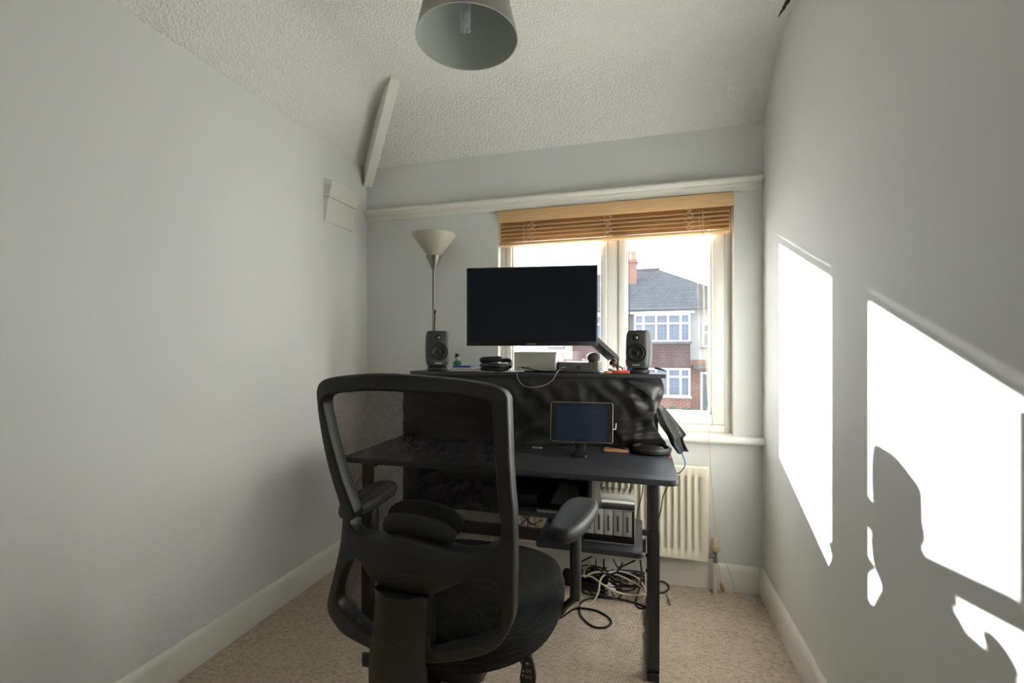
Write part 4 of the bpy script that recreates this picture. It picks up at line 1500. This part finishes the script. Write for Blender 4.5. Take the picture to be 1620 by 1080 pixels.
# ------------------------------------------------------------------ tablet on a stand
ty = 2.11
tp0, tp1 = at(870.5, 697, ty), at(970, 697, ty + 0.012)
TM, TW = frame_from(tp0.copy(), tp1.copy())
th = at(920, 634.5, ty).z - at(920, 697, ty).z
TM = TM @ Matrix.Rotation(R(-9), 4, 'X')
TB = thing('tablet', TM @ Vector((TW / 2, 0, 0)), 'dark tablet with silver rim propped on a stand on the desk', 'tablet')
th *= 1.01
finish('case', rbox(bmesh.new(), 0, TW, 0.0, 0.007, 0, th, 0.010, 'y', 6, 0.0012, M=TM), M_SILVER, TB)
finish('bezel', rbox(bmesh.new(), 0.002, TW - 0.002, -0.0006, 0.001, 0.002, th - 0.002, 0.009, 'y', 6, M=TM), M_BEZEL, TB)
finish('screen', bx(0.026, TW - 0.028, -0.0010, 0.0005, 0.008, th - 0.008, M=TM), M_TSCREEN, TB, smooth=False)
q = TM @ Vector((TW, 0.004, th * 0.5))
finish('cable_plug', tube(bmesh.new(), catmull([TM @ Vector((TW - 0.001, 0.004, th * 0.35)), TM @ Vector((TW + 0.010, 0.004, th * 0.36)), TM @ Vector((TW + 0.013, 0.004, th * 0.5))], 5), 0.002, 6), M_WHITE, TB)
ST = thing('tablet_stand', (TM @ Vector((TW / 2, 0.03, 0))).xy.to_3d() + Vector((0, 0, DZ)), 'small black stand holding up the tablet on the desk', 'tablet stand')
sxc = (TM @ Vector((TW / 2 - 0.005, 0, 0))).x
sz = (TM @ Vector((TW / 2, 0, 0))).z
finish('foot', rbox(bmesh.new(), sxc - 0.035, sxc + 0.035, ty - 0.035, ty + 0.055, DZ + 0.0005, DZ + 0.010, 0.012, 'z', 4, 0.002), M_BLACKP, ST)
finish('stem', bx(TW / 2 - 0.025, TW / 2 + 0.020, 0.009, 0.018, -(sz - DZ) - 0.0, 0.05, 0.002, M=TM), M_BLACKP, ST)
finish('ledge', bx(sxc - 0.028, sxc + 0.028, ty - 0.014, ty + 0.014, sz - 0.007, sz - 0.0015, 0.002), M_BLACKP, ST)

# tan card wallet with an earphone, round black dish, blue lead
wc = at_z(976, 711, DZ + 0.004)
o = thing('card_wallet', (wc.x, wc.y, DZ), 'tan leather card wallet lying on the desk', 'wallet')
finish('leather', rbox(bmesh.new(), wc.x - 0.062, wc.x + 0.058, wc.y - 0.040, wc.y + 0.042, DZ + 0.0005, DZ + 0.006, 0.014, 'z', 4, 0.0015), M_TAN, o)
finish('key_loop', tube(bmesh.new(), catmull([(wc.x - 0.035, wc.y + 0.010, DZ + 0.008), (wc.x - 0.015, wc.y + 0.022, DZ + 0.009), (wc.x + 0.010, wc.y + 0.016, DZ + 0.009), (wc.x + 0.040, wc.y + 0.004, DZ + 0.008)], 5), 0.003, 6), M_CONE, o)
dc = at_z(1031, 709, DZ + 0.01)
dc.y = 2.275
dc.x = at(1031, 709, 2.275).x
DI = thing('round_dish', (dc.x - 0.002, dc.y, DZ), 'round black dish with raised rim at the right end of the desk', 'dish')
finish('bowl', lathe(bmesh.new(), [(0.0, 0.0), (0.080, 0.0), (0.092, 0.008), (0.094, 0.022), (0.088, 0.030), (0.080, 0.028), (0.074, 0.016), (0.0, 0.014)], 48, Matrix.Translation((dc.x - 0.002, dc.y, DZ + 0.0005)) @ Matrix.Scale(0.98, 4)), M_BLACKP, DI)
finish('grille', lathe(bmesh.new(), [(0.0, 0.0), (0.05, 0.0), (0.058, 0.006), (0.050, 0.012), (0.0, 0.014)], 32, Matrix.Translation((dc.x - 0.004, dc.y, DZ + 0.0145))), M_CONE, DI)
q = [at(1068, 707, 2.25), at(1076, 712, 2.22), at(1083, 728, 2.20), at(1083, 738, 2.20), at(1076, 747, 2.22), at(1070, 749, 2.24)]
q = [Vector((max(p_.x, DX1 + 0.004) if i > 1 else p_.x, p_.y, max(p_.z, DZ + 0.004) if i < 2 else p_.z)) for i, p_ in enumerate(q)]
cable(q, 0.0024, M_BLUE, 'blue cable looping over the right edge of the desk')
q = [at(1066, 709, 2.22), at(1070, 714, 2.20), at(1071, 720, 2.18)]
q = [Vector((DX1 - 0.006 - 0.004 * i, 2.215 - 0.035 * i, DZ + 0.003)) for i in range(3)]
cable(q, 0.0022, M_RED, 'short red cable at the right edge of the desk')
# small chain end peeping out under the cloth
bc = at_z(850, 708, DZ + 0.006)
bm = bmesh.new()
for k in range(4):
    ball(bm, (bc.x - 0.02 + 0.013 * k, bc.y, DZ + 0.007), 0.006, 0.006, 0.006, 10, 8)
tube(bm, [(bc.x - 0.024, bc.y, DZ + 0.006), (bc.x + 0.024, bc.y, DZ + 0.006)], 0.003, 6)
o = finish('key_chain', bm, M_LAMPM)
tag(o, 'little silver bead chain peeping out under the black cloth', 'chain')

# ------------------------------------------------------------------ cables under the desk
fl = lambda u, v, h=0.006: at_z(u, v, h)
cable([fl(872, 982), fl(890, 975), fl(908, 963), fl(925, 962), fl(945, 966), fl(962, 976), fl(967, 985), fl(957, 992), fl(940, 991), fl(926, 982), fl(917, 968), fl(920, 952), fl(940, 945), fl(968, 945, .012), fl(1000, 952), fl(1022, 960)], 0.0042, M_CABLE, 'black cable making the big open loop nearest the viewer on the carpet', n=7)
cable([fl(898, 955), fl(915, 958), fl(935, 954), fl(946, 938, .05), fl(951, 915, .09), fl(965, 905, .10), fl(985, 904, .10), fl(1008, 914, .09), fl(1020, 930, .05), fl(1024, 945)], 0.0046, M_CREAM, 'cream cable arching over the black tangle', n=7)
cable([fl(905, 916, .06), fl(920, 911, .09), fl(936, 912, .09), fl(955, 925, .07), fl(975, 936, .05), fl(1000, 941, .03), fl(1024, 940, .02)], 0.0046, M_CREAM, 'cream cable running straight through the tangle to the desk leg', n=7)
cable([at(940, 886, 2.30), fl(926, 900, .10), fl(925, 912, .08), fl(940, 905, .09), fl(970, 907, .09), fl(1005, 922, .06), fl(1020, 935, .03)], 0.0042, M_CREAM, 'cream cable curling down from the lower shelf', n=7)
cable([at(1013, 886, 2.22), at(1015, 905, 2.24), fl(1013, 925, .05), fl(1007, 945, .02), fl(1006, 956), fl(1014, 962), fl(1024, 958)], 0.0042, M_CABLE, 'black cable dropping from the shelf beside the desk leg', n=7)
cable([fl(1036, 920, .02), fl(1050, 920, .012), fl(1058, 928), fl(1054, 935), fl(1042, 938), fl(1030, 935)], 0.0042, M_CABLE, 'black cable loop poking out right of the desk leg', n=7)
cable([fl(1042, 934), fl(1052, 938), fl(1058, 948), fl(1060, 957), fl(1056, 950)], 0.0024, M_CABG, 'short grey cable end right of the desk leg', n=6)
random.seed(21)
spots = [(935, 925, 0.13, 'black cable coil at the left of the floor tangle'), (965, 915, 0.15, 'widest black cable coil in the middle of the floor tangle'),
         (990, 925, 0.12, 'black cable coil at the right of the floor tangle'), (958, 935, 0.11, 'small black cable coil lying on the power strip'), (1000, 912, 0.10, 'black cable coil at the back by the skirting board'), (945, 912, 0.09, 'small black cable coil at the back left of the tangle')]
for i_, (u, v, r, lab) in enumerate(spots):
    c = fl(u, v)
    pts = []
    ph = random.uniform(0, 6)
    w1, w2 = random.uniform(0.15, 0.3), random.uniform(0.4, 0.8)
    for k in range(34):
        a = ph + k * 0.55
        rr = r * (0.80 + 0.22 * math.sin(k * w1 + ph) + 0.08 * math.sin(k * w2))
        cx_ = c.x + 0.035 * math.sin(k * 0.21 + ph)
        cy_ = c.y + 0.03 * math.cos(k * 0.17 + ph)
        y = cy_ + rr * 0.8 * math.sin(a)
        pts.append(Vector((min(cx_ + rr * math.cos(a), 0.022), min(y, 2.61), 0.006 + 0.006 * i_ + 0.012 * (1 + math.sin(k * 0.37 + ph * 2)))))
    cable(pts, 0.0038, M_CABLE, lab, sub=8)
for (px, lab) in ((([(942, 884), (945, 898), (960, 908), (975, 905), (985, 890)]), 'black cable swag under the lower shelf on the left'),
                  (([(955, 884), (957, 900), (972, 915), (990, 920)]), 'black cable hanging from the middle of the lower shelf'),
                  (([(970, 884), (978, 897), (990, 893), (1005, 886)]), 'black cable swag under the lower shelf on the right'),
                  (([(936, 880), (918, 890), (910, 905), (912, 925)]), 'black cable falling behind the chair arm')):
    pts = [at(u, v, 2.33) for u, v in px]
    cable(pts, 0.0042, M_CABLE, lab)
for (px, y, lab) in (([(1057, 768), (1049, 785), (1046, 805), (1041, 823)], 2.30, 'thin black cable hanging right of the desk leg'),
                     ([(1018, 764), (1015, 785), (1009, 808), (1007, 830)], 2.38, 'black cable hanging behind the silver disk enclosure'),
                     ([(1000, 762), (996, 775), (994, 790)], 2.38, 'short black cable above the right of the disk enclosure'),
                     ([(981, 762), (980, 775), (979, 790)], 2.38, 'short black cable above the middle of the disk enclosure'),
                     ([(954, 762), (950, 772), (945, 790)], 2.39, 'black cable crossing left above the disk enclosure'),
                     ([(941, 762), (944, 778), (948, 792)], 2.40, 'black cable crossing right above the disk enclosure'),
                     ([(818, 800), (826, 812), (838, 826), (852, 832)], 2.40, 'black cable sagging to the right behind the chair back'),
                     ([(846, 802), (838, 815), (828, 826), (818, 833)], 2.41, 'black cable sagging to the left behind the chair back'),
                     ([(834, 802), (836, 818), (834, 836)], 2.42, 'straight black cable behind the chair back'),
                     ([(826, 800), (830, 815), (841, 829), (858, 822)], 2.425, 'black cable curling towards the power brick')):
    cable([at(u, v, y) for u, v in px], 0.0026, M_CABLE, lab)
# power strip and white plug
pc = fl(922, 925)
PS = thing('power_strip', (pc.x, pc.y, 0), 'black power strip under the cable tangle', 'power strip')
Mz = Matrix.Translation((pc.x + 0.02, pc.y - 0.01, 0.001)) @ Matrix.Rotation(R(-8), 4, 'Z')
finish('body', bx(-0.15, 0.15, -0.03, 0.03, 0, 0.040, 0.006, M=Mz), M_BLACKP, PS)
for k in range(4):
    finish('plug', bx(-0.125 + k * 0.065, -0.08 + k * 0.065, -0.022, 0.022, 0.0405, 0.075, 0.006, M=Mz), M_CABLE, PS)
wp = fl(964, 934, 0.02)
Mz = Matrix.Translation((wp.x, wp.y, 0.002)) @ Matrix.Rotation(R(-55), 4, 'Z')
AD = thing('plug_adapter', (wp.x, wp.y, 0), 'white plug adapter lying in the cable tangle', 'adapter')
finish('body', bx(-0.035, 0.03, -0.022, 0.022, 0.0, 0.045, 0.006, M=Mz), M_WHITE, AD)
bm = bmesh.new()
for (a, b2) in ((-0.008, 0.030), (0.008, 0.030), (0, 0.014)):
    box(bm, 0.0305, 0.045, a - 0.003, a + 0.003, b2 - 0.002, b2 + 0.002, M=Mz)
finish('pins', bm, M_BRASS, AD)

# ------------------------------------------------------------------ office chair
CXC = -0.520                                       # middle line of the chair
CH = thing('office_chair', (CXC, 1.33, 0), 'black mesh-back swivel office chair turned to the desk', 'office chair')


def back_y(x, z):
    """rear surface of the back shell: wraps forward at the sides, leans back at the top"""
    return 0.985 + 0.50 * (x - CXC) ** 2 - 0.13 * (z - 0.75) + 0.16 * max(0, 0.72 - z) ** 1.2


def on_back(u, v):
    d = ray_of(u, v)
    y = 1.0
    for _ in range(12):
        x, zq = d.x / d.y * y, EYE + d.z / d.y * y
        y = back_y(x, zq)
    return (d.x / d.y * y, EYE + d.z / d.y * y)


c1 = lambda L: [(480 + x * .25, 560 + y * .25) for x, y in L]
c2 = lambda L: [(480 + x * .25, 810 + y * .25) for x, y in L]
outer = (c1([(78, 262), (80, 222), (98, 180), (150, 152), (280, 132), (450, 124), (640, 132), (880, 152), (1080, 178), (1190, 202), (1250, 226), (1290, 275), (1296, 330), (1302, 500), (1308, 700), (1322, 900), (1332, 1000)])
         + c2([(1334, 100), (1336, 300), (1334, 500), (1330, 640), (1316, 720), (1275, 800), (1215, 868), (1100, 920), (950, 950), (770, 962), (600, 950), (430, 875), (300, 808), (240, 768), (195, 712), (155, 645), (145, 585), (160, 500), (195, 360), (225, 220), (238, 100)])
         + c1([(240, 1020), (215, 920), (170, 780), (128, 610), (92, 410)]))
hole_up = (c1([(122, 330), (124, 290), (145, 264), (200, 250), (400, 236), (640, 242), (900, 258), (1080, 284), (1165, 306), (1190, 345), (1198, 500), (1210, 700), (1224, 900), (1238, 1040)])
           + c2([(1246, 60), (1246, 140), (1225, 195), (1180, 226), (1100, 250), (1000, 250), (900, 226), (760, 182), (620, 148), (520, 150), (460, 162), (390, 152), (325, 118), (290, 60)])
           + c1([(320, 1020), (285, 920), (235, 780), (175, 570), (140, 420)]))
hole_l = c2([(208, 560), (215, 480), (240, 400), (268, 335), (302, 298), (345, 302), (385, 355), (430, 415), (480, 470), (480, 620), (470, 730), (440, 776), (395, 758), (320, 695), (245, 620)])
hole_r = c2([(800, 540), (860, 502), (930, 470), (1020, 440), (1120, 428), (1200, 450), (1243, 492), (1252, 560), (1246, 680), (1225, 765), (1150, 812), (1000, 855), (870, 876), (805, 872), (795, 800), (798, 660)])
loops = [[on_back(u, v) for u, v in L] for L in (outer, hole_up, hole_l, hole_r)]


def smooth_loop(L, sub=3):
    return [(p_.x, p_.y) for p_ in catmull([Vector((a, b2, 0)) for a, b2 in L], sub, closed=True)]


loops = [smooth_loop(L) for L in loops]
TH = 0.044
bm = shape2d(loops[0], loops[1:], TH, 0.006, 0.035)
zmid = on_back(660, 890)[1]
for v in bm.verts:
    dep = v.co.y
    # sculpted cross piece: dished in the middle
    bul = 0.020 * math.exp(-((v.co.z - zmid) / 0.07) ** 2) * math.exp(-((v.co.x - CXC) / 0.12) ** 2)
    v.co.y = back_y(v.co.x, v.co.z) + dep - bul * (1 - dep / TH)
SHELL = finish('back_frame', bm, M_CHAIRF, CH, angle=42)
# mesh panel stretched over the front of the frame
cxm = sum(p_[0] for p_ in loops[0]) / len(loops[0])
czm = sum(p_[1] for p_ in loops[0]) / len(loops[0])
inner = [(cxm + (a - cxm) * 0.965, czm + (b2 - czm) * 0.975) for a, b2 in loops[0]]
bm = shape2d(inner, [], 0.0, 0.0, 0.03)
seen = set()
dbl = []
for f_ in bm.faces:
    key = tuple(sorted((round(v.co.x, 4), round(v.co.z, 4)) for v in f_.verts))
    if key in seen:
        dbl.append(f_)
    seen.add(key)
bmesh.ops.delete(bm, geom=dbl, context='FACES')
for v in bm.verts:
    v.co.y = back_y(v.co.x, v.co.z) + TH - 0.004
finish('back_mesh', bm, M_MESH, CH, angle=180)


# lumbar support: plastic plate with a fabric cushion, behind the mesh
def lump(u0, v0, ru, rv, ang, y_off, thick, m, nm, par, flat=2.6):
    ca, sa = math.cos(R(ang)), math.sin(R(ang))
    rings = []
    for j in range(9):
        t = j / 8
        e = max(0.02, 1 - abs(2 * t - 1) ** 2.2) ** 0.5 if j in range(9) else 1
        ring = []
        for k in range(40):
            a = 2 * math.pi * k / 40
            ex = math.copysign(abs(math.cos(a)) ** (2 / flat), math.cos(a)) * ru * (0.75 + 0.25 * e)
            ez = math.copysign(abs(math.sin(a)) ** (2 / flat), math.sin(a)) * rv * (0.55 + 0.45 * e)
            u, v = u0 + ex * ca - ez * sa, v0 + ex * sa + ez * ca
            x, zq = on_back(u, v)
            ring.append(Vector((x, back_y(x, zq) + y_off + thick * (t - 0.5), zq)))
        rings.append(ring)
    return finish(nm, loft(bmesh.new(), rings), m, par, angle=60)


LP = lump(665, 828, 62, 29, 11, 0.030, 0.026, M_FABB, 'lumbar_cushion', CH, 2.2)
lump(658, 842, 60, 24, 12, 0.018, 0.016, M_CHAIRF, 'lumbar_plate', LP, 2.4)

# spine bar: broad plate from the frame curving under the seat
bm = bmesh.new()
top = c2([(475, 452), (478, 448), (520, 480), (560, 502), (610, 515), (680, 518), (740, 506), (780, 500), (796, 512), (800, 525)])
left = c2([(474, 500), (468, 640), (452, 760), (438, 880), (434, 960), (434, 1080), (434, 1150)])
right = c2([(802, 580), (800, 700), (790, 800), (780, 900), (772, 965), (770, 1080), (770, 1150)])
NS = 14
rows = []
Lc = [left[0]] + left
tl = catmull([Vector((a, b2, 0)) for a, b2 in left], 4)
tr = catmull([Vector((a, b2, 0)) for a, b2 in right], 4)
tt = [Vector((top[int(i * (len(top) - 1) / NS)][0], top[int(i * (len(top) - 1) / NS)][1], 0)) for i in range(NS + 1)]
tt = []
tc_ = catmull([Vector((a, b2, 0)) for a, b2 in top], 6)
for i in range(NS + 1):
    tt.append(tc_[round(i * (len(tc_) - 1) / NS)])
grid_pts = [tt] + [[tl[j].lerp(tr[j], i / NS) for i in range(NS + 1)] for j in range(len(tl))]
front, rear = [], []
for row in grid_pts:
    fr_, rr_ = [], []
    for i, q in enumerate(row):
        x, zq = on_back(q.x, q.y)
        edge = abs(2 * i / NS - 1) ** 4
        y = back_y(x, zq) - 0.026 + 0.010 * edge + 0.010 * (1 - edge) * 0.0
        fr_.append(Vector((x, y, zq)))
        rr_.append(Vector((x, y + 0.030, zq)))
    rear.append(fr_)
    front.append(rr_)
# lower end bends forward under the seat
for (uu, yy_, zz_) in ((0, 1.085, 0.330), (0, 1.14, 0.320), (0, 1.26, 0.322)):
    xs_ = [q.x for q in rear[len(grid_pts) - 1]]
    rear.append([Vector((x, yy_, zz_)) for x in xs_])
    front.append([Vector((x, yy_ + 0.012, zz_ + 0.030)) for x in xs_])
rings = []
for a, b2 in zip(rear, front):
    rings.append(a + b2[::-1])
loft(bm, rings)
finish('spine', bm, M_CHAIRF, CH, angle=40)

# seat cushion
SCX, SCY = -0.505, 1.335


def seat_ring(s, z, tiltz=0.0, hx_=0.285, hy_=0.285):
    ring = []
    for k in range(56):
        a = 2 * math.pi * k / 56
        ca, sa = math.cos(a), math.sin(a)
        x = math.copysign(abs(ca) ** 0.72, ca) * hx_ * s
        y = math.copysign(abs(sa) ** 0.72, sa) * hy_ * s
        if y < 0:
            x *= 1 - 0.22 * (-y / hy_) ** 2
        ring.append(Vector((SCX + x, SCY + y, z + tiltz * (y / hy_) + 0.012 * (abs(x) / hx_) ** 2)))
    return ring


rings = [seat_ring(0.86, 0.452, 0.0), seat_ring(0.95, 0.458, 0.0), seat_ring(1.0, 0.485, 0.004), seat_ring(1.0, 0.515, 0.01), seat_ring(0.965, 0.542, 0.016), seat_ring(0.88, 0.556, 0.018), seat_ring(0.7, 0.560, 0.018), seat_ring(0.4, 0.557, 0.014), seat_ring(0.12, 0.555, 0.01)]
finish('seat', loft(bmesh.new(), rings), M_SEAT, CH, angle=70)
finish('seat_pan', loft(bmesh.new(), [seat_ring(0.6, 0.425), seat_ring(0.82, 0.436), seat_ring(0.86, 0.4515)]), M_CHAIRF, CH, angle=60)
bm = rbox(bmesh.new(), SCX - 0.09, SCX + 0.09, 1.17, 1.45, 0.353, 0.424, 0.03, 'z', 5, 0.008)
finish('tilt_mechanism', bm, M_METALB, CH)
# armrests
for s, rot in ((1, 7), (-1, -5)):
    c = at(905, 825, 1.31) if s > 0 else None
    axx = (c.x + 0.006) if s > 0 else (2 * SCX - c_right - 0.01)
    if s > 0:
        c_right = axx
    AY, AZ = 1.310, 0.800
    M = Matrix.Translation((axx, AY, AZ)) @ Matrix.Rotation(R(-rot), 4, 'Z')
    rings = []
    for (sc, zz_) in ((0.80, -0.034), (0.94, -0.030), (1.0, -0.018), (1.0, -0.008), (0.95, 0.001), (0.84, 0.005), (0.62, 0.003), (0.2, 0.001)):
        ring = []
        for k in range(44):
            a = 2 * math.pi * k / 44
            ca, sa = math.cos(a), math.sin(a)
            x = math.copysign(abs(ca) ** 0.65, ca) * 0.050
            y = math.copysign(abs(sa) ** 0.65, sa) * 0.145
            x *= 1 + 0.12 * (y / 0.145)
            if sc >= 1:
                pass
            ring.append(M @ Vector((x * (sc if sc > .7 else sc * 0.9), y * (1 - (1 - sc) * 0.4), zz_)))
        rings.append(ring)
    finish('armrest_pad', loft(bmesh.new(), rings), M_ARM, CH, angle=60)
    bx_ = axx + 0.002
    finish('armrest_post', rbox(bmesh.new(), bx_ - 0.015, bx_ + 0.015, AY - 0.008, AY + 0.040, 0.552, AZ - 0.031, 0.012, 'z', 4, 0.004), M_CHAIRF, CH)
    bm = bmesh.new()
    hx2 = 0.016
    pth = [(bx_, AY + 0.018, 0.575), (bx_ - s * 0.012, AY + 0.055, 0.528), (bx_ - s * 0.042, AY + 0.10, 0.478), (SCX + s * 0.262, AY + 0.115, 0.445), (SCX + s * 0.18, AY + 0.11, 0.424), (SCX + s * 0.08, AY + 0.09, 0.412)]
    tube(bm, catmull(pth, 5), 0.0105, 10)
    finish('armrest_bracket', bm, M_CHAIRF, CH)
# levers
lv = at(835, 1062, 1.16)
bm = bmesh.new()
pp = [at(u, v, 1.17) for u, v in ((834, 1036), (840, 1040), (844, 1054), (847, 1072), (846, 1086), (824, 1084), (822, 1072), (826, 1052), (829, 1040))]
prism(bm, pp, (0, 0.012, 0.0))
pd = finish('lever_paddle', bm, M_CONE, CH, smooth=False)
for (u, v, a) in ((835, 1050, 4), (836, 1061, 5), (836, 1071, 6)):
    q = at(u, v, 1.1695)
    finish('paddle_mark', rbox(bmesh.new(), q.x - 0.0016 * a, q.x + 0.0016 * a, 1.1688, 1.1698, q.z - 0.004, q.z + 0.004, 0.003, 'y', 3), M_INTERF, pd)
for (u, v) in ((834, 1049), (828, 1061), (827, 1068)):
    q = at(u, v, 1.1685)
    finish('paddle_dot', rbox(bmesh.new(), q.x - 0.0016, q.x + 0.0016, 1.1675, 1.1690, q.z - 0.0016, q.z + 0.0016, 0.0014, 'y', 3), M_WHITE, pd)
lpz = at(835, 1080, 1.176)
finish('lever_rod', tube(bmesh.new(), [(lpz.x, 1.176, 0.425), (lpz.x - 0.04, 1.25, 0.40), (SCX + 0.085, 1.28, 0.395)], 0.006, 8), M_METALB, CH)
q0 = at(588, 1040, 1.2)
finish('lever_tab', bx(at(573, 1045, 1.2).x, at(592, 1045, 1.2).x, 1.195, 1.21, at(580, 1054, 1.2).z, at(580, 1034, 1.2).z, 0.004), M_CONE, CH)
# column, star base, castors
finish('gas_column', lathe(bmesh.new(), [(0.0, 0), (0.030, 0.0), (0.030, 0.16), (0.026, 0.165), (0.016, 0.166), (0.016, 0.28), (0.0, 0.28)], 24, Matrix.Translation((SCX, 1.31, 0.095))), M_METALB, CH)
finish('hub', lathe(bmesh.new(), [(0.0, 0), (0.05, 0.0), (0.052, 0.02), (0.042, 0.065), (0.0, 0.065)], 24, Matrix.Translation((SCX, 1.31, 0.075))), M_BLACKP, CH)
for kk in range(5):
    a = R(72 * kk + 54)
    dx, dy = math.cos(a), math.sin(a)
    px_, py_ = -dy, dx
    rings = []
    for t, w_, z0_, z1_ in ((0.03, 0.026, 0.080, 0.135), (0.16, 0.022, 0.072, 0.112), (0.285, 0.017, 0.066, 0.088), (0.30, 0.010, 0.068, 0.084)):
        c = Vector((SCX + dx * t, 1.31 + dy * t, 0))
        rings.append([c + Vector((px_ * w_, py_ * w_, z0_)), c + Vector((px_ * w_, py_ * w_, (z0_ + z1_) / 2)), c + Vector((px_ * w_ * .6, py_ * w_ * .6, z1_)), c + Vector((-px_ * w_ * .6, -py_ * w_ * .6, z1_)), c + Vector((-px_ * w_, -py_ * w_, (z0_ + z1_) / 2)), c + Vector((-px_ * w_, -py_ * w_, z0_))])
    sp = finish('base_spoke', loft(bmesh.new(), rings), M_BLACKP, CH, angle=40)
    cc = Vector((SCX + dx * 0.285, 1.31 + dy * 0.285, 0))
    bm = bmesh.new()
    ax = Matrix.Translation((cc.x - dx * 0.01, cc.y - dy * 0.01, 0.0265)) @ Matrix.Rotation(a, 4, 'Z') @ Matrix.Rotation(R(90), 4, 'X')
    for o_ in (-0.022, 0.006):
        lathe(bm, [(0.0, o_), (0.022, o_), (0.0255, o_ + 0.004), (0.0255, o_ + 0.012), (0.022, o_ + 0.016), (0.0, o_ + 0.016)], 20, ax)
    tube(bm, [(cc.x, cc.y, 0.045), (cc.x, cc.y, 0.068)], 0.006, 8)
    tube(bm, [ax @ Vector((0, 0, -0.008)), ax @ Vector((0, 0, 0.008))], 0.008, 8)
    finish('castor', bm, M_BLACKP, sp)
